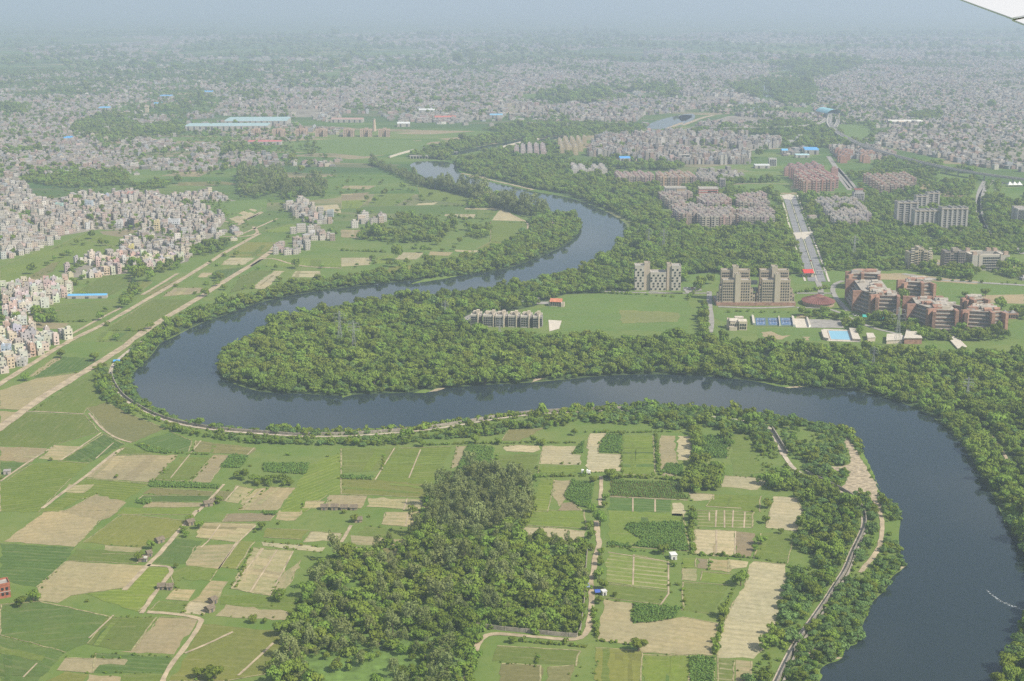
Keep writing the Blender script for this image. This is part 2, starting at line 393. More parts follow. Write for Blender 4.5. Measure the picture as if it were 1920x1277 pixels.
# ------------------------------------------------------------------ fields
GR = {'1': (.145, .195, .046), '2': (.165, .225, .044), '3': (.098, .16, .042), 'Y': (.205, .22, .058), 'O': (.20, .19, .082)}
SO = {'T': (.395, .332, .196), 'D': (.27, .23, .15), 'P': (.475, .415, .27), 'K': (.35, .296, .18)}
FIELDS = [
# kind, polygon
('T',L1((0,275),(200,210),(440,178),(400,215),(185,345),(110,385),(0,380))),('3',L1((190,195),(340,85),(560,100),(460,165),(200,205))),
('T',L1((160,200),(300,98),(352,90),(190,197))),('K',L1((0,392),(110,397),(0,475))),
('1',L1((190,390),(400,240),(530,175),(540,290),(590,345),(490,375),(470,408))),('1',L1((0,505),(130,402),(480,417),(560,510),(310,580),(260,598),(0,588))),
('O',L1((490,375),(600,345),(720,410),(930,490),(740,570),(600,510),(520,410))),('K',L1((0,592),(265,602),(180,680),(0,670))),
('w',L1((310,585),(480,592),(340,670),(215,660))),('3',L1((585,520),(700,580),(510,680),(345,670))),('3',L1((0,675),(165,685),(30,770),(0,770))),
('2',L1((180,690),(320,675),(505,685),(400,770),(215,960),(0,960),(0,800),(40,780))),
('K',L1((610,645),(1000,640),(850,795),(485,765))),('2',L1((490,772),(835,802),(700,900),(560,860),(450,890),(330,960),(230,960))),
('w',L1((390,805),(530,805),(470,855),(370,850))),('K',L1((540,862),(710,907),(640,975),(560,1010),(350,962))),
('1',L1((700,592),(860,632),(640,642))),('K',L1((1200,640),(1290,642),(1180,795),(1080,790))),('O',L1((1100,560),(1440,600),(1400,640),(1090,620))),
('1',L1((1010,650),(1190,655),(1070,788),(870,780))),('r',L1((760,570),(960,510),(1080,560),(1060,620),(880,625))),
('O',L1((850,827),(1200,845),(1190,867),(800,860))),('r',L1((800,868),(1195,870),(1150,900),(770,905))),('K',L1((840,905),(1140,910),(1130,930),(800,935))),
('2',L1((700,935),(1130,935),(1100,975),(660,975))),('w',L1((1330,812),(1430,830),(1340,912),(1270,902))),('T',L1((1520,820),(1660,825),(1560,950),(1340,950))),
('w',L1((1440,830),(1510,822),(1380,950),(1350,915))),('O',L1((1230,840),(1310,845),(1260,900),(1190,890))),('2',L1((1745,690),(1920,625),(1920,862),(1840,865),(1720,960),(1575,960))),
('K',L1((1855,866),(1920,865),(2065,872),(2030,940),(1820,935))),('w',L1((1720,900),(1830,900),(1800,940),(1700,938))),
('T',B1((245,10),(360,0),(620,0),(420,205),(20,175))),('3',B1((0,185),(420,210),(370,290),(210,430),(80,410),(0,380))),
('Y',B1((470,180),(690,20),(1050,60),(960,150),(780,210))),('T',B1((375,285),(830,310),(730,430),(400,480),(330,520),(220,505),(210,435))),
('1',B1((430,215),(800,240),(770,300),(380,283))),('2',B1((822,318),(955,322),(958,345),(780,570),(480,470),(730,435))),
('3',B1((0,530),(220,512),(620,600),(490,750),(370,800),(0,700))),('1',B1((600,602),(880,602),(740,790),(485,752))),
('T',B1((900,602),(1120,607),(980,810),(670,795),(740,790))),('3',B1((540,802),(970,827),(920,920),(520,915))),('K',B1((370,830),(720,842),(700,870),(560,870),(520,915),(320,900))),
('T',B1((500,922),(680,937),(660,990),(470,980))),('3',B1((0,705),(365,805),(215,960),(0,980))),('Y',B1((370,905),(500,922),(460,990),(210,990))),('1',B1((690,925),(920,925),(890,990),(670,990))),
('w',B1((1150,70),(1440,75),(1340,180),(1100,150))),('w',B1((1100,200),(1330,190),(1230,330),(1045,310))),('D',B1((1280,20),(1560,15),(1520,60),(1250,65))),
('3',B1((980,152),(1140,172),(1040,300),(862,302))),('Y',B1((1350,172),(1430,177),(1330,330),(1240,320))),('w',B1((1430,210),(1650,230),(1520,480),(1300,440))),
('P',B1((1470,177),(1830,207),(1810,235),(1480,200))),('P',B1((1750,120),(1920,130),(1900,170),(1710,180))),('Y',B1((1500,100),(1740,112),(1700,165),(1480,150))),
('2',B1((1250,475),(1730,490),(1700,570),(1240,530))),('T',B1((1270,530),(1680,575),(1640,620),(1210,595))),('w',B1((990,440),(1100,447),(1060,510),(930,500))),
('1',B1((960,350),(1060,310),(1230,335),(1180,400),(1030,385),(980,420))),('P',B1((1070,512),(1190,522),(1140,590),(1020,580))),('w',B1((1190,395),(1280,400),(1210,520),(1080,508))),
('Y',B1((1140,640),(1640,680),(1540,910),(1280,960),(950,960),(1060,800))),('w',B1((590,195),(800,210),(770,248),(575,245))),('w',B1((1570,0),(1700,0),(1660,58),(1550,50))),
('1',B1((900,510),(1060,515),(1010,585),(830,570))),('w',B1((1520,540),(1560,390),(1690,280),(1640,400),(1570,480))),('K',B1((560,690),(600,675),(650,690),(620,725),(555,725))),
('1',L2((0,602),(330,602),(200,730),(0,740))),('2',L2((335,602),(620,592),(520,810),(180,780))),('K',L2((650,590),(705,590),(660,700),(620,715))),
('1',L2((870,640),(1110,632),(1080,770),(840,760))),('P',L2((910,595),(1000,583),(1110,590),(1120,610),(1080,625),(930,618))),
('P',L2((1135,588),(1320,590),(1300,635),(1350,640),(1345,695),(1115,690))),('P',L2((1400,517),(1545,522),(1490,532),(1450,580),(1445,632),(1570,637),(1575,730),(1385,740),(1380,600))),
('2',L2((1590,530),(1755,532),(1765,750),(1580,750))),('K',L2((1800,530),(1880,532),(1885,760),(1800,755),(1785,600))),('P',L2((1888,532),(1965,532),(1965,670),(1892,668))),
('2',L2((1892,675),(1970,675),(1965,750),(1892,750))),('V',L2((1520,782),(1880,792),(1950,890),(1510,870))),('r',L2((1510,876),(1850,892),(1850,960),(1500,960))),
('2',L2((1115,772),(1200,782),(1180,870),(1160,960),(1060,960))),('K',L2((1200,780),(1330,787),(1270,880),(1225,930),(1190,870))),('Y',L2((0,745),(520,812),(500,880),(0,858))),
('w',L2((150,882),(500,890),(480,950),(140,930))),('O',L2((940,500),(1140,490),(1000,560),(900,560))),('D',L2((1240,910),(1300,905),(1350,950),(1220,950))),('2',L2((1110,700),(1340,702),(1350,735),(1110,745))),
('2',B2((1030,0),(1360,0),(1380,105),(1010,80))),('P',B2((1000,92),(1160,97),(1375,117),(1370,187),(1000,180))),('2',B2((1500,0),(1920,20),(1960,230),(1510,200))),
('s',B2((1500,235),(1650,250),(1840,290),(1840,450),(1640,425),(1490,400))),('1',B2((1490,410),(1840,456),(1790,530),(1480,490))),
('T',B2((1480,500),(1640,522),(1640,640),(1920,600),(2135,640),(2100,700),(2085,815),(1920,812),(1690,800),(1620,750),(1435,735))),
('1',B2((880,762),(1340,790),(1320,880),(850,850))),('O',B2((900,862),(1120,872),(1120,1000),(880,1000))),('O',B2((1160,882),(1310,872),(1300,1000),(1140,1000))),
('Y',B2((1430,772),(1690,790),(1680,1000),(1430,1000))),('2',B2((1695,812),(1980,822),(1950,1000),(1690,1000))),('w',B2((250,10),(470,10),(440,95),(230,80))),
('1',B2((130,90),(420,110),(380,180),(60,170))),('K',B2((60,205),(190,210),(130,275),(40,270))),('O',B2((230,215),(350,220),(320,300),(200,290))),('w',B2((50,140),(400,165),(360,205),(60,190))),
('r',L3((95,532),(255,540),(250,660),(90,650))),('1',L3((285,522),(350,522),(470,740),(290,760),(270,640))),('P',L3((235,757),(490,770),(420,835),(220,820))),
('P',L3((35,852),(175,862),(175,895),(40,895))),('2',L3((180,862),(440,870),(430,960),(130,930))),('P',L3((510,872),(640,880),(680,965),(640,1070),(470,1050),(490,960))),
('P',L3((-58,910),(-10,908),(20,960),(0,985),(-60,985))),('b',B3((80,0),(400,10),(390,100),(80,95))),('P',B3((70,107),(298,117),(290,262),(70,247))),('D',B3((300,118),(405,130),(385,260),(293,262))),
('1',B3((440,130),(630,130),(590,300),(400,270))),('2',B3((0,270),(78,267),(68,320),(0,325))),('D',B3((80,270),(140,275),(140,330),(83,325))),('w',B3((150,270),(255,280),(260,350),(150,335))),
('P',B3((262,277),(370,290),(360,320),(270,330))),('w',B3((0,327),(80,330),(75,400),(0,390))),('2',B3((105,342),(270,360),(240,410),(100,395))),('1',B3((0,402),(260,420),(220,500),(170,585),(0,563))),
('P',B3((400,287),(580,305),(585,470),(540,570),(480,700),(470,760),(400,835),(200,830),(190,760),(240,620),(290,510),(350,420),(370,330))),('b',B3((195,832),(290,842),(285,1000),(195,1000))),
('w',B3((300,840),(390,850),(380,960),(300,960))),('3',B3((35,825),(180,832),(175,1000),(45,1000))),
('2',M1((0,545),(260,430),(480,390),(660,430),(600,490),(470,500),(350,560),(300,560),(60,640),(0,640))),('O',M1((60,660),(290,520),(335,512),(300,565),(150,640))),
('D',M1((560,342),(800,332),(780,362),(700,372),(600,375))),('2',M1((280,445),(490,345),(700,378),(640,430),(480,388))),('1',M1((420,690),(580,590),(740,592),(720,650),(600,710))),('Y',M1((710,670),(770,622),(860,625),(790,680))),
('1',M1((280,760),(600,732),(720,690),(680,770),(540,840),(330,850))),('O',M1((140,830),(200,782),(340,785),(200,840))),('P',M1((1240,530),(1290,490),(1435,490),(1370,530))),
('K',M1((910,710),(980,660),(1145,660),(1120,690))),('O',M1((815,700),(1005,600),(1055,592),(870,695))),('P',M1((1111,600),(1140,575),(1200,575),(1170,600))),
('3',M1((1185,600),(1215,562),(1380,540),(1310,600))),('1',M1((640,862),(860,722),(1090,727),(900,860),(800,900),(600,900))),('1',M1((580,905),(860,905),(760,960),(540,960))),('Y',M1((1280,482),(1380,402),(1550,402),(1480,480))),
('2',M1((1490,540),(1515,492),(1920,492),(1920,543))),('P',M1((1540,565),(1600,565),(1490,670),(1410,660))),('P',M1((1660,565),(1800,565),(1800,600),(1640,600))),
('1',M1((1350,602),(1430,562),(1530,562),(1395,662),(1290,690))),('3',M1((1070,490),(1240,400),(1340,400),(1200,470))),('P',M1((1270,262),(1450,202),(1480,210),(1350,300))),('P',M1((1750,200),(1900,190),(1920,240),(1800,220))),('2',M1((1480,340),(1640,300),(1720,320),(1560,350))),
('K',M1((160,850),(400,860),(330,890),(130,880))),
('P',M2((895,217),(1035,285),(845,280))),('2',M2((840,287),(1040,295),(1000,370),(960,400),(840,400))),('P',M2((585,245),(660,245),(650,262),(580,255))),('P',M2((670,245),(757,245),(745,268),(660,268))),
('P',M2((700,210),(890,212),(885,222),(695,218))),('1',M2((762,225),(870,225),(842,270),(760,270))),('P',M2((300,500),(350,460),(465,462),(420,500))),('K',M2((500,455),(630,460),(600,480),(490,475))),
('P',M2((640,445),(740,450),(730,460),(640,455))),('P',M2((745,448),(850,450),(830,462),(742,460))),('P',M2((0,490),(170,490),(160,530),(0,540))),('K',M2((0,332),(115,335),(100,380),(0,375))),
('D',M2((0,132),(160,122),(100,160),(0,165))),('K',M2((20,85),(195,85),(150,105),(0,100))),('2',M2((450,480),(640,470),(600,520),(430,520))),('Y',M2((840,402),(950,402),(900,440),(760,440))),
('2',M2((200,490),(300,470),(260,520),(180,525))),('Y',M2((270,540),(440,530),(380,580),(250,580))),('1',M2((190,130),(420,130),(300,200),(150,195))),('2',M2((430,90),(560,110),(760,160),(700,190),(450,160))),('2',M2((0,170),(150,165),(100,210),(0,215))),
('P',M2((430,185),(540,178),(520,192),(420,195))),('K',M1((1000,10),(1180,5),(1120,35),(900,30))),('O',M1((1000,65),(1250,60),(1380,80),(1000,85))),('1',M1((730,110),(1050,100),(1180,125),(800,135))),
]
LAWN = [M2((1262,705),(1500,692),(1920,702),(1965,760),(1950,905),(1240,900),(1250,800)), M3((1420,632),(1920,655),(1920,755),(1500,745)),
        M2((1000,800),(1250,745),(1255,840),(1160,835)), M3((190,780),(640,790),(610,825),(390,830),(240,850),(180,830)), M3((420,885),(780,890),(780,960),(430,950)),
        M3((610,580),(690,585),(740,640),(630,640)), M3((790,570),(920,560),(900,620),(800,640)), M3((1840,890),(1920,870),(1920,950),(1830,935)),M3((0,590),(200,570),(210,610),(20,620)),M3((0,625),(150,625),(120,660),(0,655)),
        T1((1690,790),(1920,780),(2300,790),(2420,800),(2280,860),(2050,880),(1750,850),(1480,850),(1640,820)), T1((780,790),(880,770),(1400,770),(1250,795)), M3((280,80),(600,60),(610,125),(280,120)), M3((1800,130),(1920,125),(1920,180),(1800,170)),
        M3((1420,10),(1640,20),(1620,70),(1430,70)), T3((560,925),(820,930),(820,960),(560,960)), T3((880,700),(1040,700),(1080,760),(1000,810),(900,780)), M1((1050,180),(1340,170),(1500,160),(1500,230),(1280,270))]
BUND = plain('bank_of_dry_grass', (.29, .26, .135), var=.5, scale=.3)
for i, (k, pl_) in enumerate(FIELDS):
    w = ragged(gp(pl_), 5.0, .8)
    w0 = gp(pl_)
    rz = math.atan2(w0[1][1] - w0[0][1], w0[1][0] - w0[0][0])
    jf = R.uniform(.9, 1.1); j = lambda c: tuple(max(.01, x * jf * R.uniform(.975, 1.025)) for x in c)
    mat, c = {'w': (F_WEEDY, (.43, .36, .215)), 'b': (F_BEDS, GR['1']), 's': (F_BEDS, GR['2']), 'r': (F_ROWS, GR['3']), 'V': (F_ROWS, (.13, .135, .04))}.get(k, (None, None))
    if mat is None:
        mat, c = (F_GRASS, GR[k]) if k in GR else ((F_PALE if k == 'P' else F_SOIL), SO[k])
        if k in '23' and i % 2: mat = F_ROWS
    sheet('field', w, mat, .05 + .004 * (i % 20), color=j(c), origin=w0[0], rz=rz); excl(w0)
    # narrower plots inside the big ones
    A_ = np.array(w0); area = .5 * abs(np.dot(A_[:, 0], np.roll(A_[:, 1], 1)) - np.dot(A_[:, 1], np.roll(A_[:, 0], 1)))
    if len(w0) == 4 and area > 900 and k not in 'bsrV':
        for q in range(R.choice((2, 3, 4, 5))):
            s0 = R.uniform(.03, .75); s1 = s0 + R.uniform(.04, .2); lo, hi = R.choice(((0, 1), (0, R.uniform(.4, .9)), (R.uniform(.1, .6), 1)))
            Q_ = lambda s_, t_: tuple(A_[0]*(1-s_)*(1-t_) + A_[1]*s_*(1-t_) + A_[2]*s_*t_ + A_[3]*(1-s_)*t_)
            st_ = [Q_(s0, lo), Q_(s1, lo), Q_(s1, hi), Q_(s0, hi)] if R.random() < .5 else [Q_(lo, s0), Q_(hi, s0), Q_(hi, s1), Q_(lo, s1)]
            green = k in GR
            f_ = R.uniform(.82, 1.2); cc_ = tuple(x * f_ for x in (c if R.random() < .6 else R.choice(list(GR.values())[:3] if green else [SO['T'], SO['K'], (.30, .27, .14)])))
            mm_ = R.choice((F_ROWS, F_GRASS)) if green else R.choice((F_SOIL, F_PALE, F_WEEDY))
            sheet('field', ragged(st_, 6, .5), mm_, .135 + .004 * ((i + q) % 12), color=cc_, origin=st_[0], rz=rz)
    for a_, c_ in zip(w0, w0[1:] + w0[:1]):
        if R.random() < .38 and math.dist(a_, c_) > 12:
            n_ = max(2, int(math.dist(a_, c_) / 5)); ln_ = [(a_[0] + (c_[0]-a_[0])*q/n_ + R.gauss(0, .3), a_[1] + (c_[1]-a_[1])*q/n_ + R.gauss(0, .3)) for q in range(n_ + 1)]
            e1, e2 = ribbon(ln_, R.uniform(.5, 1.0)); m_ = len(e1); zb_ = .19 + .002 * (i % 8)
            tag(MB().add([(x, y, zb_) for x, y in e1] + [(x, y, zb_) for x, y in e2], [(q, m_ + q, m_ + q + 1, q + 1) for q in range(m_ - 1)]).build('field_bund', BUND), kind='structure')
for i, l in enumerate(LAWN):
    w = gp(l); sheet('lawn', ragged(w, 10, .8), F_GRASS, .05 + .004 * (i % 9), color=(.14, .225, .055)); excl(w)
for i, l in enumerate([M2((1560,782),(1900,800),(1895,850),(1580,860)), M3((440,910),(500,905),(560,930),(610,925),(560,950),(470,945)), M3((670,935),(720,935),(715,955),(680,955)), M3((1640,705),(1920,695),(1920,750),(1700,745)), M3((1000,495),(1240,505),(1270,545),(1160,540),(1000,505)), M3((1400,500),(1480,505),(1470,540),(1400,540)), M3((1000,580),(1240,578),(1420,598),(1660,622),(1660,640),(1400,622),(1100,612)), M3((1830,500),(1870,505),(1850,560),(1830,550)), M3((640,810),(690,800),(730,825),(640,832)), M3((1060,165),(1170,165),(1130,190),(1080,190)), M3((1340,75),(1600,80),(1580,150),(1320,140))]):
    sheet('bare_ground', ragged(gp(l), 6, 1.2), F_GRASS if i < 1 else F_SOIL, .11 + .004 * i, color=(.215, .24, .085) if i < 1 else (.42, .34, .22))

# sand and rubble spit on the outer bank
spit = chaikin(L3((900,550),(930,540),(970,600),(1000,650),(1050,740),(1085,800),(1110,880),(1130,960),(1100,960),(1060,880),(1010,850),(950,865),(890,860),(880,830),(930,780),(930,720),(850,740),(780,700),(790,690),(870,710),(945,690),(945,640),(905,590)), 1)
sheet('sand_spit', ragged(gp(spit), 4, .9), SAND, .13); excl(gp(spit))
for l in (B3((1180,335),(1215,320),(1262,310),(1225,338)), B3((1085,430),(1110,422),(1155,425),(1120,434)), B3((790,830),(840,815),(900,830),(840,842)), B3((895,775),(910,745),(960,752),(920,752)), L3((570,262),(620,252),(700,255),(620,262)), L2((1065,235),(1090,210),(1150,207),(1090,225)), L2((490,285),(540,265),(585,262),(540,280)), L3((780,490),(850,500),(870,520),(800,510)), B3((700,770),(760,750),(740,830),(690,870)), B3((480,700),(545,695),(520,750),(480,760))):
    sheet('mud_bank', ragged(gp(l), 3, .4), SAND, .125)

for l in (B3((1120,345),(1190,300),(1268,300),(1180,350)), B3((1075,430),(1140,365),(1168,420)), B3((860,765),(940,690),(1002,720),(960,760)), B3((770,840),(850,780),(908,812),(840,840)), B3((700,960),(740,900),(790,840),(770,960)),
          L3((650,440),(760,458),(880,476),(960,535),(1010,620),(1060,720),(1112,835),(1040,705),(965,610),(880,505),(770,480)), L3((530,245),(600,225),(720,250),(600,265)), L2((400,290),(480,265),(560,262),(470,292)), L2((0,300),(40,285),(60,300),(10,318)), L1((1230,60),(1290,20),(1340,-20),(1300,60)), M2((380,640),(500,600),(700,585),(560,612))):
    sheet('grass_bank', ragged(gp(l), 3, .6), F_GRASS, .115, color=(.17, .26, .055))
# ------------------------------------------------------------------ roads, tracks, bunds
def road(name, line, w, mat, z, smooth=2, ex=True):
    l = gp(chaikin(line, smooth, False)) if smooth else gp(line)
    a, b_ = ribbon(l, w)
    if mat is DIRT:
        a = [(x + rng.normal(0, w * .06), y + rng.normal(0, w * .06)) for x, y in a]
        b_ = [(x + rng.normal(0, w * .06), y + rng.normal(0, w * .06)) for x, y in b_]
    mb = MB(); n = len(a)
    mb.add([(x, y, z) for x, y in a] + [(x, y, z) for x, y in b_], [(i, n + i, n + i + 1, i + 1) for i in range(n - 1)])
    tag(mb.build(name, mat), kind='structure')
    if ex: excl(ribbon(l, w + 3)[0] + ribbon(l, w + 3)[1][::-1])
    return l
EMB_A = [(353,587),(310,610),(275,635),(245,655),(212,682),(206,700),(210,718),(227,745),(262,768),(300,786),(350,799),(420,809),(480,813),(560,819),(640,819),(720,814),(800,807),(870,796),(940,784),(1000,777),(1070,773),(1165,770),(1260,775),(1340,782),(1400,790),(1440,797),(1452,820),(1470,855),(1492,885),(1540,905),(1580,925),(1600,935),(1618,962),(1621,985),(1609,1012),(1595,1040),(1584,1070),(1567,1095),(1545,1130),(1520,1165),(1495,1200),(1475,1235),(1455,1277),(1425,1340)]
emb = road('embankment_road', EMB_A, 3.4, EMBR, .30)
tracks = [([(-10,727),(0,720),(60,682),(123,643),(143,633),(207,602),(287,555),(360,513),(410,480),(487,438)], 6.5), ([(133,627),(177,603),(228,577)], 4), ([(267,553),(333,513)], 4.5),
          ([(-10,810),(0,803),(67,753),(133,712),(187,680),(243,642),(287,610),(367,563),(433,520),(500,480),(523,455)], 8.5), ([(353,587),(447,560),(517,540),(640,520),(700,517)], 4.5),
          ([(470,500),(500,480),(560,500),(640,503)], 4), ([(410,443),(455,445),(487,438),(475,425)], 5), ([(447,422),(490,397)], 5), ([(440,445),(520,410)], 4),
          (L2((1460,760),(1465,830),(1455,870),(1458,925)), 2.6), (B2((1435,60),(1440,130),(1455,190),(1430,250),(1420,330),(1400,400),(1410,480),(1405,560),(1395,650),(1370,710),(1300,730),(1180,720),(1060,710),(900,695),(820,700),(780,730),(750,790),(720,870),(710,925),(700,990)), 3.4),
          (B1((1110,0),(980,150),(900,240),(830,310),(700,450)), 3.2), (B1((830,310),(950,315),(968,340),(950,370),(890,440),(830,530),(795,580)), 2.6), (B1((830,572),(960,580),(1130,605),(1130,640),(1050,760),(960,870),(910,970)), 3),
          (L1((240,940),(340,860),(480,765),(620,645),(690,600)), 2.8), (L1((1115,960),(1190,880),(1260,805)), 2), (L1((150,395),(300,400),(470,410)), 1.6), (L1((500,405),(530,440),(570,490),(650,545),(740,570)), 2),
          (L1((570,515),(430,610),(340,670)), 1.5), (B2((0,180),(30,130),(55,85)), 2.2), (L1((0,790),(70,740),(160,680),(310,585)), 1.6), (B1((1040,805),(1150,760),(1310,685)), 1.6), (B1((1340,930),(1430,850),(1540,745)), 1.4),
          (M2((895,215),(1000,270),(1050,290),(1050,330),(1035,360)), 3), (M2((1080,200),(1150,240),(1200,275),(1180,335)), 4), (M2((1560,455),(1630,400),(1690,330),(1700,290)), 4.5), (M2((1225,600),(1290,575),(1345,550)), 4), (M2((290,775),(430,745),(520,735),(630,722)), 4.5), (M2((1130,625),(1165,620)), 5),
          (L1((1440,60),(1435,90),(1455,105)), 3), (M1((1490,955),(1530,910),(1590,880)), 3.4), (L3((1520,380),(1600,420),(1700,500),(1760,560),(1810,640),(1840,690),(1885,750)), 2.6), (L3((500,495),(545,570),(570,640)), 5), (B3((1105,0),(1125,70),(1120,150),(1100,230),(1040,300),(1000,350)), 3),
          ([(865,325),(890,330),(930,340),(975,350),(1000,356)], 7), (M1((1260,285),(1330,300),(1480,235)), 4),
          (T3((1050,700),(1230,707)), 10), (T3((230,482),(400,440),(500,425),(620,408)), 14), (T3((230,495),(340,490),(420,470)), 9), (T3((0,612),(280,603),(400,580),(450,560)), 12), (T3((0,705),(100,665),(175,648)), 14), (T3((230,640),(420,620),(560,605)), 8), (T2((1540,470),(1920,468)), 12), (T2((1280,690),(1310,665),(1360,662)), 10), (T2((1830,725),(1920,690)), 14), ([(1200,288),(1196,300),(1180,312),(1100,322)], 6), ([(1220,346),(1330,344),(1480,345)], 5)]
for l, w in tracks: road('dirt_track', l, w, DIRT, .24)
bunds = [L2((300,600),(190,780)), L2((445,610),(380,770)), L2((1510,873),(1850,890),(1950,895)), L2((1640,880),(1640,960)), L2((1765,890),(1765,960)), B2((1645,250),(1640,420)), B2((1500,236),(1840,290)), B1((1330,180),(1230,330)), B1((1650,230),(1520,480)), B1((1480,215),(1300,440)), B1((1560,222),(1410,460)),
         B2((1840,290),(1840,470),(1790,540)), L3((135,930),(330,940)), B3((190,110),(190,260)), B3((297,117),(293,262)), B3((150,60),(150,10)), B3((190,0),(185,95)), B3((235,0),(235,98)), B3((285,0),(280,98)), B3((350,10),(345,100)), L1((1130,560),(960,770)), L1((1430,600),(1380,650)), B2((380,10),(360,90)), L2((370,885),(350,950)), B1((210,860),(130,940)), B1((640,590),(500,720)), L1((700,600),(640,645)),
         L1((640,570),(540,660)), L1((1340,815),(1265,900)), L1((1480,830),(1380,910)), B1((1440,85),(1340,180),(1230,330)), B1((1240,80),(1170,175),(1130,210))]
for l in bunds: road('field_bund', l, 1.0, DIRT, .215, 0, False)
# dual carriageway running inland to the gatehouse
ave_c = [(1479,366),(1486,386),(1495,414),(1502,436),(1507,450),(1516,478),(1525,505),(1532,528)]
CL = gp(ave_c)
for off, nm in ((-6.2, 'carriageway'), (6.2, 'carriageway')):
    a, b_ = ribbon(CL, abs(off) * 2)
    l = a if off > 0 else b_
    r1, r2 = ribbon(l, 9.5)
    mb = MB(); n = len(r1)
    mb.add([(x, y, .34) for x, y in r1] + [(x, y, .34) for x, y in r2], [(i, n + i, n + i + 1, i + 1) for i in range(n - 1)])
    tag(mb.build(nm, PALEA), kind='structure')
for off, w, nm, mat in ((0, .9, 'road_median', STONE), (14.5, 2.6, 'pavement', STONE), (-14.5, 2.6, 'pavement', STONE)):
    r1, r2 = ribbon(CL, abs(off) * 2) if off else (CL, CL)
    l = r1 if off > 0 else r2
    a, b_ = ribbon(l, w)
    mb = MB(); n = len(a)
    V = [(x, y, z) for z in (.2, .48) for q in (a, b_) for x, y in q]
    F = [(2*n+i, 3*n+i, 3*n+i+1, 2*n+i+1) for i in range(n-1)] + [(i, i+1, 2*n+i+1, 2*n+i) for i in range(n-1)] + [(n+i+1, n+i, 3*n+i, 3*n+i+1) for i in range(n-1)]
    mb.add(V, F); tag(mb.build(nm, mat), kind='structure')
    if off == 0:
        pass
ra, rb = ribbon(CL, 36); excl(ra + rb[::-1])
sheet('road_junction', ragged(gp(M3((620,350),(700,345),(790,350),(790,362),(710,365),(690,385),(640,385))), 4, .5), STONE, .36)
sheet('road_junction', ragged(gp(M3((550,140),(600,133),(630,140),(610,165),(570,160))), 4, .5), STONE, .36)
sheet('parking_yard', gp(M3((0,660),(90,655),(110,675),(20,690))), PAVE, .30)
grey_roads = [(M3((1740,55),(1700,100),(1670,160),(1670,230),(1690,300),(1735,380),(1790,410),(1850,420),(1920,470)), 9), (M3((1700,55),(1670,110),(1660,160),(1660,240),(1700,330),(1745,400)), 8), (M3((1600,170),(1610,220),(1580,270)), 8), (M3((1800,65),(1760,110),(1755,200)), 6), (M3((870,-15),(930,50),(980,110)), 9), (T3((820,880),(860,940),(900,990),(950,1060)), 10),
              (M3((150,680),(150,760),(165,850),(150,930)), 6), (M3((640,770),(840,775),(960,840),(1080,890),(1200,915),(1240,940)), 5), (M3((900,620),(850,640),(840,680),(880,740),(930,790)), 6), (M3((150,690),(60,690),(-60,690),(-190,680)), 5), (M3((200,765),(420,775),(630,765)), 7), (M3((740,590),(770,640),(780,700)), 7), (M3((640,690),(840,690)), 6),
              (M3((1000,500),(1260,505),(1420,520),(1640,540)), 8), (M3((1240,580),(1420,615),(1660,630),(1920,645)), 9), (M3((1170,378),(1280,380)), 6), (M3((1400,395),(1550,400)), 5), (M3((1020,160),(1300,165),(1600,160)), 6), (M3((850,0),(940,110)), 8), (M3((700,345),(870,340),(1080,350)), 5),
              (M2((660,865),(720,820),(770,800)), 8), (M2((860,775),(1000,745),(1090,720),(1160,710)), 5), (M2((1480,680),(1640,685),(1760,690),(1920,690)), 5), (M2((1090,745),(1170,745)), 14), ]
for l, w in grey_roads: road('road', l, w, PAVE, .28, 2)
sheet('paved_court', gp(M2((1165,840),(1240,845),(1225,890),(1170,905))), STONE, .2); excl(gp(M2((1165,840),(1240,845),(1225,890),(1170,905))))
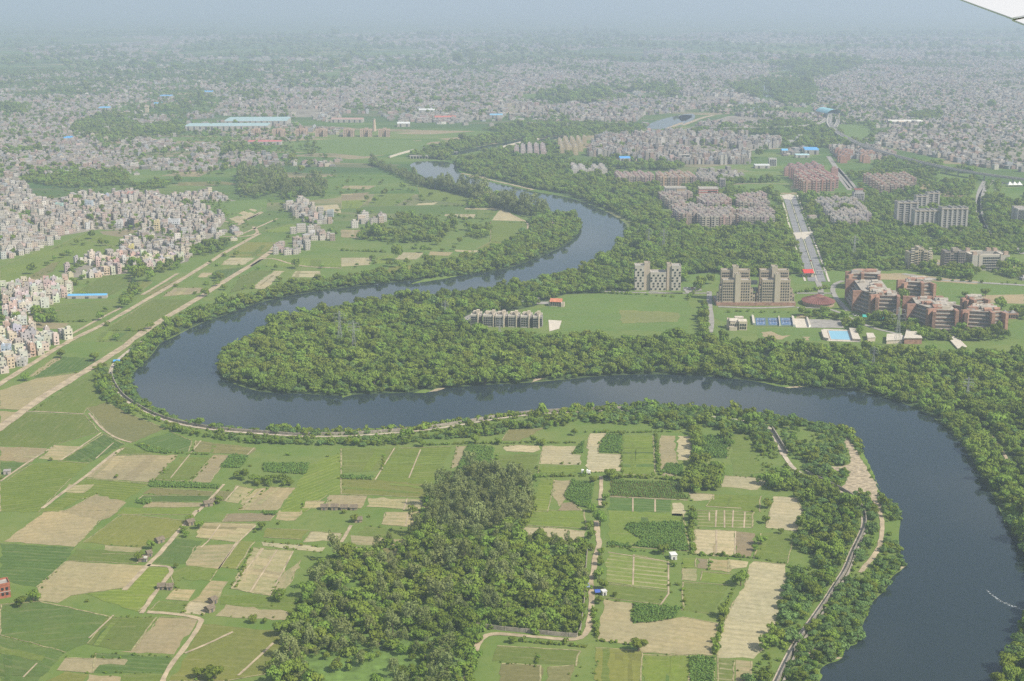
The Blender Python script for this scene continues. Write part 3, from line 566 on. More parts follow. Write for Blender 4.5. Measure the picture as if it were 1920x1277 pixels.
# ------------------------------------------------------------------ large buildings
_unit = {}
def unit(mat):
    if mat.name not in _unit:
        _unit[mat.name] = MB().box(-.5, .5, -.5, .5, -.5, .5).mesh('unit_' + mat.name, [mat])
    return _unit[mat.name]
class Bld:
    """x to the right along the front, y away from the flight path, in metres; k = metres per photo pixel there."""
    def __init__(s, name, label, cat, u, v, rz=0.0, group=None, foot=None):
        s.k = mpp(u, v); s.x, s.y = g(u, v)
        s.o = thing(name, label, cat, (s.x, s.y, 0), rz, group)
        s.h = s.k / math.cos(math.atan2(H, s.y))       # metres of height per pixel
        s.w, s.last = [], None
        if foot:
            c, sn = math.cos(rz), math.sin(rz)
            x0, x1, y0, y1 = foot
            excl([(s.x + x * c - y * sn, s.y + x * sn + y * c) for x, y in ((x0, y0), (x1, y0), (x1, y1), (x0, y1))])
    def block(s, name, x0, x1, y0, y1, z0, z1, mat, color=None, top=ROOFC, parapet=.9, cap=None):
        mb = MB().box(x0, x1, y0, y1, z0, z1, 0, 1)
        if parapet:
            t, a, b = .35, z1 - .01, z1 + parapet
            mb.box(x0 - .06, x1 + .06, y0 - .06, y0 + t, a, b, 2).box(x0 - .06, x1 + .06, y1 - t, y1 + .06, a, b, 2).box(x0 - .06, x0 + t, y0 + t, y1 - t, a, b, 2).box(x1 - t, x1 + .06, y0 + t, y1 - t, a, b, 2)
        ob = mb.build(name, [mat, top, cap or mat], s.o, color)
        if name in ('wall', 'wing', 'flat_block', 'recess', 'bay', 'frame', 'front_range', 'middle_block', 'base_hall'): s.last = ob
        return ob
    def wins(s, x0, x1, y, z0, z1, nx, nz, w, h, side='f', depth=.5, skip=0.0, x=None):
        """nx by nz windows on the front (side f: at y, from x0 to x1) or on an end (side r/l: at x, from y0 to y1)."""
        for j in range(nz):
            for i in range(nx):
                if skip and R.random() < skip: continue
                a = x0 + (x1 - x0) * (i + .5) / nx; z = z0 + (z1 - z0) * (j + .5) / nz
                if side == 'f': s.w.append(((a, y, z), (w, depth, h), s.last))
                else: s.w.append(((y, a, z), (depth, w, h), s.last))
    def done(s, most=100):
        for k, (p, d, *q_) in enumerate(s.w[:most]):
            o = bpy.data.objects.new('window', unit(GLASS)); COL.objects.link(o)
            o.parent = q_[0] if q_ and q_[0] else s.o; o.location = p; o.scale = d
        if len(s.w) > most:
            mb = MB()
            for p, d, *q_ in s.w[most:]:
                mb.box(p[0]-d[0]/2, p[0]+d[0]/2, p[1]-d[1]/2, p[1]+d[1]/2, p[2]-d[2]/2, p[2]+d[2]/2)
            tag(mb.build('window', GLASS, s.o), kind='stuff')
        return s.o
BEIGE, BEIGE2 = (.44, .37, .27), (.50, .44, .33)
BRT = plain('terrace_brick', (.34, .20, .145), var=.3, scale=.3)
def tower_pair(u, label):
    b = Bld('apartment_tower', label, 'apartment tower', u, 573, math.radians(-2), 'stepped beige towers above the lawn', (-26, 26, -3, 42))
    k, h = b.k, b.h
    b.block('podium', -39*k, 35*k, -1.5, 36, 0, 3.6, BRT, parapet=.3)
    for x0, x1, y0, y1, hh in ((-28,-5,0,14,46), (-33,-28.3,1,13,34), (-37,-33.3,2,12,20), (5,24,0,14,46), (24.3,29,1,13,28), (29.3,33,2,12,18)):
        b.block('wing', x0*k, x1*k, y0, y1, 3.6, hh*h, WALL, BEIGE, ROOFC, 1.2, METAL)
        n = max(1, int((x1-x0)*k/4.2)); fl = max(2, int((hh*h-5)/3.2))
        b.wins(x0*k+.5, x1*k-.5, y0-.1, 5, hh*h-1, n*2 if n > 1 else 1, fl, 1.15, 1.6)
    b.block('lift_tower', -5*k+.1, 5*k-.1, -1.2, 11, 0, 56*h, WALL, BEIGE2, ROOFC, 1.5)
    b.block('tank_room', -2*k, 3*k, 2, 8, 56*h, 59*h, WALL, BEIGE2, parapet=.4)
    for x0, x1 in ((-27,-7), (6,27)):
        b.block('wing', x0*k, x1*k, 24, 35, 3.6, 57*h, WALL, BEIGE, ROOFC, 1.2, METAL)
        b.wins(x0*k+1, x1*k-1, 23.9, 40*h, 57*h-1, 5, 3, 1.2, 1.7)
    b.block('lift_tower', -6*k+.1, 5*k, 22, 33, 3.6, 64*h, WALL, BEIGE2, ROOFC, 1.5)
    b.block('link_block', -20*k, 20*k, 14.1, 23.9, 3.6, 30*h, WALL, BEIGE, parapet=.6)
    return b.done()
tower_pair(1382, 'beige thirteen-storey tower with stepped wings, next to the green campus lane')
tower_pair(1456, 'beige thirteen-storey tower with stepped wings, next to the round ribbed pavilion')
bl = Bld('link_bridge', 'glazed walkway joining the two stepped beige apartment towers', 'footbridge', 1416, 566)
bl.block('deck', -9*bl.k, 7*bl.k, 10, 14, 10, 14, METAL, (.28,.32,.36), parapet=.3); bl.block('deck', -8*bl.k, 6*bl.k, 11, 15, 18, 22, METAL, (.28,.32,.36), parapet=.3)
bl.block('base_hall', -9.5*bl.k, 7*bl.k, 8, 20, 0, 6, WALL, BEIGE); bl.done()

b = Bld('apartment_tower', 'white checkered tower with two tall lift shafts and a low middle, by the big lawn', 'apartment tower', 1232, 545, math.radians(-1.5), None, (-30, 30, -3, 26))
k, h = b.k, b.h
WH = (.52, .48, .41)
for nm, x0, x1, y0, hh in (('wing', -42, -24.5, 0, 45), ('middle_block', -13, 16, -1, 33), ('wing', 26.5, 44, 0, 45)):
    b.block(nm, x0*k, x1*k, y0, 17, 0, hh*h, WALL, WH, ROOFC, 1.1)
    fl = int(hh*h/3.3); n = int((x1-x0)*k/2.6)
    for j in range(fl):
        for i in range(n):
            if (i + j + (j // 2)) % 2 == 0:
                xx = x0*k + (x1-x0)*k*(i+.5)/n
                b.w.append(((xx, y0-.1, 2.2 + j*3.3), (1.9, .5, 1.9)))
    for j in range(fl):
        for yy in (4, 9, 14): b.w.append(((x0*k if x0 < 0 else x1*k, yy, 2.2 + j*3.3), (.5, 1.8, 1.8)))
for x0, x1, hh in ((-24.3, -14, 50), (18, 26.3, 48)):
    b.block('lift_tower', x0*k, x1*k, 1.5, 12, 0, hh*h, WALL, (.50,.42,.33), ROOFC, 1.3)
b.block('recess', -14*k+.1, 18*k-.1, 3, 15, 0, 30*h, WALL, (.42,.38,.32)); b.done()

# low terrace beside the wood
b = Bld('residence_block', 'long four-storey grey and cream residence terrace beside the wood', 'apartment block', 952, 613, math.radians(-6.5), None, (-40, 42, -6, 24))
k, h = b.k, b.h
GREY = (.47, .425, .365); CREAM = (.60, .52, .40)
for i in range(6):
    x = (-70 + i * 23.6) * k
    w = (13 if i == 0 else 19 if i == 1 else 15 if i < 5 else 10) * k
    z = 20 * h
    b.block('flat_block', x, x + w, -1 - (i % 3), 12, 0, z, WALL, GREY, ROOFC, 1.0, STONE)
    b.wins(x + .6, x + w - .6, -1.1 - (i % 3), 1.2, z - .6, 3 if w < 9 else 4, 4, 1.7, 1.5)
    b.block('stair_tower', x + w + .05, x + w + 1.5*k, -1.8 - (i % 3), 11, 0, z + 1.5, WALL, CREAM, STONE, .3)
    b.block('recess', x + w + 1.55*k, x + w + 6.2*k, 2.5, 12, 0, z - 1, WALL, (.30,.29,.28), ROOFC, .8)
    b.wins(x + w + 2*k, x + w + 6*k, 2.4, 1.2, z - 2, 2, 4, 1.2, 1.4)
    b.block('roof_hut', x + w - 2, x + w + 2*k, 6, 10, z + .05, z + 4.5, WALL, CREAM, STONE, .2)
    b.block('pergola', x + 1.5, x + w - 3, 9, 14, z + .05, z + 2.4, WALL, CREAM, STONE, .2)
    b.block('rear_block', x, x + w + 4*k, 12.1, 20, 0, z - .5, WALL, GREY, ROOFC, .9, STONE)
b.done()

b = Bld('bungalow', 'cream two-storey clubhouse with terracotta roof on the lawn edge', 'house', 1043, 575, math.radians(-8), None, (-12, 12, -4, 14))
k, h = b.k, b.h
b.block('wall', -11*k, 9*k, 0, 10, 0, 9*h, WALL, CREAM, parapet=0)
MB().gable(-11*k, 9*k, 0, 10, 9*h, 14*h, 0, .8).build('roof', plain('terracotta', (.50, .20, .12)), b.o)
b.block('annexe', 9.1*k, 15*k, -2, 6, 0, 6*h, WALL, CREAM); b.block('annexe', -15*k, -11.1*k, 2, 9, 0, 6*h, WALL, CREAM)
b.wins(-11*k, 9*k, -.1, 1, 8.5*h, 5, 2, 1.6, 1.6); b.done()

# stepped brick terraces
SLAB = plain('terrace_slab', (.37, .335, .285), var=.3, scale=.3)
GLAZING = plain('dark_glazing', (.19, .18, .165), .5, .3)  # warm grey tone of the glazed storey fronts
def terrace(pts, back, floors, u, v, label, fh=3.5, setback=1.7, huts=10):
    """facade polyline in photo pixels (left to right, at the ground) swept into stepped storeys."""
    W_ = gp(pts); ax, ay = W_[len(W_) // 2]
    o = thing('brick_terrace', label, 'apartment block', (ax, ay, 0), 0, 'stepped brick housing terraces')
    P = [np.array((x - ax, y - ay)) for x, y in W_]
    def off(d):
        out = []
        for i in range(len(P)):
            a = P[max(i - 1, 0)]; c = P[min(i + 1, len(P) - 1)]
            t_ = (c - a) / np.linalg.norm(c - a)
            out.append(P[i] + np.array((-t_[1], t_[0])) * d)
        return out
    mk = lambda d0, d1: [tuple(q) for q in off(d0)] + [tuple(q) for q in off(d1)][::-1]
    for f in range(floors):
        sb = setback * f
        MB().prism(mk(sb + .8, back), f * fh, f * fh + fh - 1.35, 0).build('storey_glazing', GLAZING, o)
        MB().prism(mk(sb, back + .05), f * fh + fh - 1.35, f * fh + fh - .45, 0).build('storey_wall', BRT, o)
        MB().prism(mk(sb - .25, back + .1), f * fh + fh - .45, f * fh + fh, 0).build('terrace_slab', SLAB, o)
    # brick piers
    full = [tuple(q + np.array((ax, ay))) for q in off(0)] + [tuple(q + np.array((ax, ay))) for q in off(back + 8)][::-1]
    excl([tuple(q + np.array((ax, ay))) for q in off(-3)] + [tuple(q + np.array((ax, ay))) for q in off(back + 2)][::-1])
    for i in range(0, len(P)):
        q0, q1 = off(-.4)[i], off(floors * setback + 1)[i]
        t_ = (P[min(i + 1, len(P) - 1)] - P[max(i - 1, 0)]); t_ = t_ / np.linalg.norm(t_) * 1.7
        MB().prism([tuple(q0 - t_), tuple(q0 + t_), tuple(q1 + t_), tuple(q1 - t_)], 0, floors * fh + (-.6 if i % 2 else .9)).build('brick_pier', BRT, o)
    for i in range(huts):
        s_ = R.uniform(.05, .95) * (len(P) - 1); j = int(s_); fr = s_ - j
        dd = R.uniform(floors * setback + 2, back - 3)
        A, B_ = off(dd)[j], off(dd)[min(j + 1, len(P) - 1)]
        q = A + (B_ - A) * fr; a_, c_ = R.uniform(1.8, 4.5), R.uniform(1.5, 3)
        z = floors * fh
        m_, col_ = R.choice([(BRT, None), (WALL, (.48,.43,.35)), (WALL, (.40,.37,.33)), (SLAB, None)])
        mb = MB()
        if R.random() < .35: mb.gable(q[0]-a_, q[0]+a_, q[1]-c_, q[1]+c_, z + 1.9, z + 3.6).box(q[0]-a_, q[0]+a_, q[1]-c_, q[1]+c_, z + .02, z + 1.89)
        else: mb.box(q[0]-a_, q[0]+a_, q[1]-c_, q[1]+c_, z + .02, z + R.uniform(1.6, 3.2))
        mb.build('roof_hut', m_, o, col_)
    return o
Z3 = crop(1560, 500, 1920 / 360)
terrace(Z3((130,330),(200,440),(370,500),(440,512),(655,520)), 40, 6, 0, 0, 'stepped brick terrace with white balcony bands, nearest the round pavilion', 3.9, 1.9, huts=44)
terrace(Z3((645,300),(700,322),(900,335),(1020,330)), 34, 5, 0, 0, 'stepped brick terrace behind the others, beside the large open field', 3.8, 2.4, huts=30)
terrace(Z3((130,200),(150,225),(300,225),(460,235)), 30, 5, 0, 0, 'narrow brick terrace at the back, next to the curving campus road', 3.6, 2, huts=26)
terrace(Z3((700,500),(740,570),(940,640),(1010,655),(1240,660)), 46, 6, 0, 0, 'broad brick terrace with grey balconies facing the wood, right of the lattice mast', 3.7, 1.9, huts=48)
terrace(Z3((1285,650),(1330,665),(1600,680),(1735,670)), 40, 6, 0, 0, 'brick terrace whose sunlit end faces the small round garden', 3.7, 1.8, huts=36)
terrace(Z3((1285,480),(1330,490),(1420,500),(1560,480)), 22, 5, 0, 0, 'brick terrace with pyramid roofs standing behind the sunlit one', 3.5, 1.8, huts=16)
b = Bld('brick_house', 'low brick house with pyramid roof next to the end of the brick terraces', 'house', 1895, 598, 0, None, (-12, 12, -3, 14)); k, h = b.k, b.h
b.block('wall', -14*k, 14*k, 0, 12, 0, 9*h, BRT)
for xx in (-8, 6): MB().add([(xx*k-4, 2, 9*h), (xx*k+4, 2, 9*h), (xx*k+4, 10, 9*h), (xx*k-4, 10, 9*h), (xx*k, 6, 15*h)], [(0,1,4),(1,2,4),(2,3,4),(3,0,4),(3,2,1,0)]).build('pyramid_roof', ROOFD, b.o)
b.wins(-13*k, 13*k, -.1, 1, 8*h, 6, 2, 1.6, 1.4); b.done()

# round pavilion
x, y = g(1534, 570); kk = mpp(1534, 570)
o = thing('round_pavilion', 'round pavilion with dark red ribbed fan roof, between beige tower and brick terrace', 'pavilion', (x, y, 0)); excl([(x - 20, y - 32), (x + 20, y - 32), (x + 20, y + 32), (x - 20, y + 32)])
REDR = plain('red_roof_sheet', (.20, .085, .07), .6, .3, .2)
mb = MB(); n = 44; ra_, rb_ = 31 * kk, 24
for i in range(n):
    a0, a1 = 6.2832 * i / n, 6.2832 * (i + 1) / n; am = (a0 + a1) / 2
    f = lambda a, r, z: (ra_ * r * math.cos(a), rb_ * r * math.sin(a), z)
    mb.add([f(a0, 1, 4), f(am, 1, 4.5), f(a1, 1, 4), f(a1, .3, 9), f(am, .3, 9.5), f(a0, .3, 9)], [(0, 1, 4, 5), (1, 2, 3, 4)])
mb.build('fan_roof', REDR, o)
MB().prism([(ra_ * .32 * math.cos(a * .349), rb_ * .32 * math.sin(a * .349)) for a in range(18)], 0, 9.6).build('drum', WALL, o, (.45,.3,.2))
MB().prism([(ra_ * .93 * math.cos(a * .349), rb_ * .93 * math.sin(a * .349)) for a in range(18)], 0, 3.8).build('wall', WALL, o, (.40,.30,.22))
mb = MB().cone((0, 0, 9.62), (0, 0, 12), ra_ * .33, .4, 18); mb.build('cupola', REDR, o)

# clubhouse, courts, pool
b = Bld('clubhouse', 'cream angular clubhouse left of the blue tennis courts', 'clubhouse', 1383, 618, math.radians(-4), None, (-14, 14, -4, 16)); k, h = b.k, b.h
b.block('wall', -14*k, 2*k, 0, 9, 0, 12*h, WALL, CREAM); b.block('wing', 2.2*k, 17*k, -3, 6, 0, 15*h, WALL, (.62,.55,.40)); b.block('wing', -19*k, -14.2*k, 4, 12, 0, 16*h, WALL, CREAM); b.block('stage', -4*k, 12*k, 9.2, 16, 0, 18*h, WALL, (.6,.54,.44))
for xx, yy in ((-8, 3), (8, 0), (3, 12)): MB().gable(xx*k-4, xx*k+4, yy-2, yy+3, 16*h, 20*h).build('roof', STONE, b.o)
b.block('porch', -16*k, -2*k, -6, -.2, 0, 3, WALL, CREAM); b.wins(-14*k, 2*k, -.1, 1, 11*h, 4, 2, 1.4, 1.5); b.wins(3*k, 16*k, -3.1, 1, 13*h, 3, 2, 1.6, 2.2); b.done()
Z4 = crop(1320, 570, 6)
COURT = plain('court_surround', (.12, .17, .10), var=.15); BLUE = plain('court_blue', (.075, .145, .28), var=.12); LINE = WHITE
def quadm(q, z): return [(*g(u, v), z) for u, v in q]
sheet('court_surround', gp(Z4((560,152),(1000,150),(1030,255),(575,250))), COURT, .20)
for x0, x1, x2, x3, lab in ((580,690,692,588,'leftmost'), (718,832,842,728,'middle'), (858,978,996,872,'rightmost')):
    q = Z4((x0,160),(x1,160),(x2,238),(x3,238)); w = gp(q); cx_, cy_ = np.mean(w, axis=0)
    o = thing('tennis_court', 'blue tennis court with white lines, %s of the three' % lab, 'tennis court', (cx_, cy_, 0), 0, 'blue tennis courts')
    loc = [np.array(p_) - (cx_, cy_) for p_ in w]
    MB().add([(p_[0], p_[1], .24) for p_ in loc], [(3, 2, 1, 0)]).build('playing_surface', BLUE, o)
    P_ = lambda s_, t_: loc[0]*(1-s_)*(1-t_) + loc[1]*s_*(1-t_) + loc[2]*s_*t_ + loc[3]*(1-s_)*t_
    mb = MB()
    for a_, c_ in (((.14,.1),(.86,.1)), ((.14,.9),(.86,.9)), ((.14,.1),(.14,.9)), ((.86,.1),(.86,.9)), ((.23,.1),(.23,.9)), ((.77,.1),(.77,.9)), ((.23,.32),(.77,.32)), ((.23,.68),(.77,.68)), ((.5,.32),(.5,.68))):
        A, C = P_(*a_), P_(*c_); mb.bar((A[0], A[1], .25), (C[0], C[1], .25), .14)
    mb.build('court_lines', LINE, o)
    A, C = P_(.1, .5), P_(.9, .5)
    mb = MB(); mb.add([(A[0], A[1], .26), (C[0], C[1], .26), (C[0], C[1], 1.2), (A[0], A[1], 1.2)], [(0, 1, 2, 3)])
    mb.bar((A[0], A[1], .2), (A[0], A[1], 1.3), .12).bar((C[0], C[1], .2), (C[0], C[1], 1.3), .12); mb.build('net', DARKW, o)
for nm, q in (('pale_court', Z4((1010,165),(1150,165),(1185,268),(1035,268))), ('pale_court', Z4((1170,170),(1530,182),(1575,272),(1205,268)))):
    w = gp(q); ob = sheet('paved_court', w, STONE if q[0][0] < 1500 else PAVE, .2); excl(w)
for q in (Z4((535,140),(560,150),(575,240),(548,235)), Z4((985,150),(1010,160),(1030,258),(1002,255)), Z4((835,155),(845,155),(858,250),(848,250)), Z4((1150,165),(1168,170),(1200,262),(1180,265))):
    w = gp(q); o = thing('court_wall', 'white end wall of a sports court, ' + {535:'left of the blue courts',985:'between blue and pale courts',835:'between two blue courts',1150:'between the two pale courts'}[int(round((q[0][0]-1320)*6))], 'wall', (*w[0], 0))
    MB().prism([(p_[0]-w[0][0], p_[1]-w[0][1]) for p_ in w], 0, 2.2).build('wall', WHITE, o)
    MB().prism([(p_[0]-w[0][0], p_[1]-w[0][1]) for p_ in w], 2.2, 2.35).build('coping', STONE, o)
w = gp(Z4((560,150),(1000,148),(1030,256),(575,252))); excl(w)
# pool
deck = gp(Z4((1340,285),(1690,298),(1755,430),(1385,418))); pool = gp(Z4((1393,305),(1620,310),(1655,415),(1425,408)))
o = thing('swimming_pool', 'light blue outdoor swimming pool with pale tiled deck', 'swimming pool', (*deck[0], 0)); excl(gp(Z4((1300,275),(1700,290),(1780,450),(1300,440))))
mv = lambda w_: [(p_[0]-deck[0][0], p_[1]-deck[0][1]) for p_ in w_]
MB().prism(mv(deck), 0, .5).build('deck', STONE, o)
PW, _t, _b = newmat('pool_water'); _b.inputs['Base Color'].default_value = (.26, .52, .66, 1); _b.inputs['Roughness'].default_value = .1; _b.inputs['Specular IOR Level'].default_value = .4
dn = mv(pool); MB().add([(x_, y_, .56) for x_, y_ in dn], [(3, 2, 1, 0)]).build('pool_water', PW, o)
mb = MB()
for i in range(4):
    A, C = dn[i], dn[(i + 1) % 4]; mb.bar((A[0], A[1], .62), (C[0], C[1], .62), .7)
mb.build('coping', plain('coping_tile', (.5, .42, .36)), o)
for q, lab in ((Z4((1315,320),(1350,320),(1400,415),(1345,405)), 'left'), (Z4((1630,295),(1700,300),(1760,425),(1670,420)), 'right')):
    w = gp(q); o2 = thing('changing_room', 'long low pool house with flat roof on the %s side of the pool' % lab, 'pool house', (*w[0], 0), 0, 'pool houses')
    MB().prism([(p_[0]-w[0][0], p_[1]-w[0][1]) for p_ in w], 0, 2.6).build('wall', WALL, o2, (.55,.45,.4))
    MB().prism([((p_[0]-w[0][0])*1.02, (p_[1]-w[0][1])*1.02) for p_ in w], 2.6, 3).build('roof', STONE, o2)
for i, (q, lab, z) in enumerate(((Z4((1825,370),(1900,372),(1925,420),(1840,425)), 'square flat-roofed cream shed between pool and lattice mast', 4), ([(1663,633),(1690,632),(1697,643),(1662,645)], 'cream flat-roofed shed just left of the lattice mast', 3.5), ([(1700,628),(1722,634),(1728,645),(1695,645)], 'brick and cream stepped lodge just right of the lattice mast', 6), ([(1765,622),(1800,640),(1812,652),(1795,655)], 'pale paved ramp building at the wood edge below the terraces', 1.2))):
    w = gp(q); o2 = thing('outbuilding', lab, 'outbuilding', (*w[0], 0)); excl(w)
    MB().prism([(p_[0]-w[0][0], p_[1]-w[0][1]) for p_ in w], 0, z).build('wall', BRT if i == 2 else WALL, o2, (.6,.52,.42))
    c0 = np.mean(w, axis=0) - np.array(w[0])
    MB().prism([tuple(c0 + (np.array(p_) - w[0] - c0) * 1.05) for p_ in w], z, z + .35).build('roof', STONE, o2)
w = gp([(1645,600),(1663,598),(1664,603),(1646,604)])
for lab, q in (('leftmost', [(1617,594),(1628,595),(1628,599),(1617,599)]), ('larger rightmost', [(1645,598),(1663,598),(1664,603),(1646,603)])):
    w = gp(q); o2 = thing('shade_canopy', 'turquoise fabric canopy in front of the brick terrace, %s one' % lab, 'canopy', (*w[0], 0), 0, 'turquoise canopies')
    loc = [(p_[0]-w[0][0], p_[1]-w[0][1]) for p_ in w]
    MB().prism(loc, 2.6, 2.75).build('fabric', plain('turquoise', (.06, .42, .36)), o2)
    mb = MB()
    for a_ in loc: mb.bar((*a_, 0), (*a_, 2.6), .15)
    mb.build('posts', STEEL, o2); excl(w)

# gatehouse with red roof
b = Bld('gatehouse', 'gatehouse with bright red roof at the end of the dual carriageway', 'gatehouse', 1516, 520, math.radians(3), None, (-9, 9, -4, 8)); k, h = b.k, b.h
for xx in (-8, 7): b.block('pillar_block', xx*k-1.5, xx*k+1.5, 0, 5, 0, 6, WALL, (.55,.5,.36), parapet=0)
b.block('wall', -8*k+1.6, 7*k-1.6, 2, 5, 0, 4, WALL, (.55,.5,.36), parapet=0)
MB().gable(-9.5*k, 8.5*k, -3, 13, 6, 9.5, 0, .5).build('roof', plain('bright_red_roof', (.55, .055, .045), .5, .3, .1), b.o); b.done()
b = Bld('gate_canopy', 'grey flat road canopy right of the red-roofed gatehouse', 'canopy', 1540, 516); k = b.k
b.block('roof_slab', -8*k, 9*k, 0, 4, 5, 5.6, METAL, (.2,.2,.21), parapet=0)
for xx in (-7.5, 0, 8.5): b.block('post', xx*k-.3, xx*k+.3, 1.5, 2.2, 0, 5, STEEL, parapet=0)
b.done()

# towers by the road on the right
b = Bld('apartment_tower', 'tan ten-storey tower with stacked white balconies, left of the unfinished grey tower', 'apartment tower', 1726, 505, math.radians(2), None, (-18, 18, -3, 20)); k, h = b.k, b.h
for x0, x1, y0, hh in ((-23,-13,1,30), (-12.8,-6,-1,34), (-5.8,4,1.5,39), (4.2,11,-1,34), (11.2,22,1,30)):
    b.block('bay', x0*k, x1*k, y0, 18, 0, hh*h, WALL, (.50,.43,.30), ROOFC, 1.0)
    b.wins(x0*k+.4, x1*k-.4, y0-.1, 1, hh*h-1, 2, int(hh*h/3.2), 1.5, 1.7)
for j in range(9): b.block('balcony', -20*k, -14*k, -1.2, .95, 2.2+j*3.1, 3.1+j*3.1, WALL, (.62,.56,.42), parapet=0); b.block('balcony', 13*k, 19*k, -1.2, .95, 2.2+j*3.1, 3.1+j*3.1, WALL, (.62,.56,.42), parapet=0)
b.done()
b = Bld('apartment_tower', 'grey unfinished ten-storey tower between the tan tower and the courtyard building', 'apartment tower', 1790, 506, math.radians(2), None, (-17, 17, -3, 20)); k, h = b.k, b.h
for x0, x1, y0, hh in ((-20,-9,1,33), (-8.8,-2,2.5,30), (-1.8,6,2.5,33), (6.2,19,1,33)):
    for j in range(int(hh*h/3.2)):
        b.block('floor_slab', x0*k-.3, x1*k+.3, y0-.4, 18, j*3.2+2.9, j*3.2+3.2, WALL, (.36,.31,.26), parapet=0)
    b.block('frame', x0*k, x1*k, y0, 17.5, 0, hh*h, WALL, (.25,.215,.185), ROOFD, 1.2)
    b.wins(x0*k+.4, x1*k-.4, y0-.1, 1, hh*h-1, 3, int(hh*h/3.2), 1.4, 1.8)
b.block('lift_tower', -4*k, 7*k, 4, 12, 33*h, 38*h, WALL, (.4,.35,.28)); b.done()
b = Bld('courtyard_building', 'pale five-storey block built round an open courtyard, with roof huts', 'office block', 1857, 507, math.radians(3), None, (-24, 24, -3, 40)); k, h = b.k, b.h
PALE = (.47, .44, .38); z = 27 * h
b.block('front_range', -36*k, 35*k, 0, 9, 0, z, WALL, PALE, STONE, 1.1); b.block('side_range', -36*k, -24*k, 9.1, 28, 0, z, WALL, PALE, STONE, 1.1); b.block('side_range', 23*k, 35*k, 9.1, 28, 0, z, WALL, PALE, STONE, 1.1); b.block('rear_range', -36*k, 35*k, 28.1, 37, 0, z, WALL, PALE, STONE, 1.1)
b.wins(-16*k, 16*k, -.1, 1, z-1, 9, 5, 1.7, 2.0); b.wins(1, 27, -36*k, 1, z-1, 7, 5, 1.7, 1.6, 'l')
for xx, yy in ((-30, 3), (24, 30), (-28, 31), (30, 4), (12, 31)): b.block('roof_hut', xx*k-2.5, xx*k+2.5, yy-.5, yy+4, z+.05, z+4, WALL, (.48,.36,.28))
for xx in (-22, 19): b.block('corner_pier', xx*k-1.2, xx*k+1.2, -.8, 3, 0, z+1.5, WALL, (.5,.44,.37))
b.done()
# three slab towers
for u, v, w, dep, hh, n, lab in ((1700,424,36,16,44,3,'grey slab tower with blank end walls, standing left of its two neighbours'), (1737,432,44,18,37,5,'ribbed grey slab tower with tan cornice, between two others'), (1788,433,46,18,42,5,'ribbed grey slab tower with tan cornice, nearest the curving road'), (1727,398,18,14,30,2,'grey tower partly hidden behind the left slab tower'), (1749,392,20,14,30,2,'grey tower with tan roof rim hidden behind the middle slab tower')):
    b = Bld('slab_tower', lab, 'apartment tower', u, v, math.radians(1), 'grey slab towers', (-w*.4, w*.4, -3, dep+3)); k, h = b.k, b.h
    b.block('core', -w/2*k, w/2*k, 1.5, dep, 0, hh*h, WALL, (.26,.25,.245), ROOFD, .8)
    for i in range(n + 1):
        xx = -w/2*k + w*k*i/n
        b.block('rib', xx-1.5, xx+1.5, -.5, dep+.5, 0, hh*h+R.uniform(-.5,2), WALL, (.42,.40,.37), ROOFC, .5)
    b.block('cornice', -w/2*k-1.8, w/2*k+1.8, -1, dep+1, hh*h-1.2, hh*h-.2, WALL, (.55,.46,.36), parapet=0)
    for j in range(int(hh*h/3.2)): b.block('balcony', -w/2*k+1.6, w/2*k-1.6, .3, 1.45, j*3.2+2.3, j*3.2+3.1, WALL, (.40,.39,.37), parapet=0)
    b.done()
# institutional blocks
b = Bld('school_building', 'white and tan ribbed five-storey school left of the red striped building', 'school', 1266, 374, 0, None, (-22, 22, -3, 18)); k, h = b.k, b.h
b.block('wall', -20*k, 2*k, 0, 14, 0, 19*h, WALL, (.50,.48,.44)); b.block('stair_wing', 2.1*k, 20*k, -1, 14, 0, 20*h, WALL, (.5,.38,.25)); b.block('cornice', -20*k, 20*k, -1.5, 14.4, 19.5*h+1, 22*h, WALL, (.62,.58,.5))
for i in range(8): b.block('rib', (-20+i*2.9)*k-.5, (-20+i*2.9)*k+.5, -.7, -.02, 0, 18.9*h, WALL, (.6,.57,.52), parapet=0)
b.wins(-20*k, 2*k, -.1, 1, 18*h, 8, 5, 2.6, 1.8); b.done()
b = Bld('school_building', 'red and white striped five-storey school with stepped white stair', 'school', 1328, 376, 0, None, (-22, 22, -3, 18)); k, h = b.k, b.h
b.block('wall', -18*k, 18*k, 0, 14, 0, 20*h, WALL, (.50,.19,.15)); b.block('parapet_band', -18.3*k, 18.3*k, -.6, 14.6, 20*h+.95, 22*h+1, WALL, (.62,.56,.5))
for j in range(5): b.block('white_band', -18*k-.2, 18*k+.2, -.5, 14.2, 3+j*4.1, 4.3+j*4.1, WALL, (.64,.58,.53), parapet=0)
b.wins(-2*k, 16*k, -.3, 1, 19*h, 6, 5, 2.4, 1.7); b.block('stair_wing', -3*k, -1.5*k, -3, -.6, 0, 12*h, WALL, (.66,.62,.58)); b.done()
b = Bld('office_tower', 'white seven-storey block with dark pagoda-like top beside the junction', 'office block', 1610, 384, 0, None, (-14, 14, -3, 18)); k, h = b.k, b.h
b.block('wall', -10*k, 10*k, 0, 14, 0, 22*h, WALL, (.5,.48,.47)); b.wins(-9*k, 9*k, -.1, 2, 21*h, 5, 6, 2, 1.7); b.block('upper_tier', -7*k, 7*k, 2, 12, 22*h+.1, 26*h, WALL, (.45,.43,.42)); MB().gable(-8*k, 8*k, 2, 12, 26*h+1, 30*h).build('roof', REDR, b.o); b.done()
b = Bld('office_tower', 'grey gridded white-framed midrise in front of the white town', 'office block', 1285, 304, 0, None, (-14, 14, -3, 18)); k, h = b.k, b.h
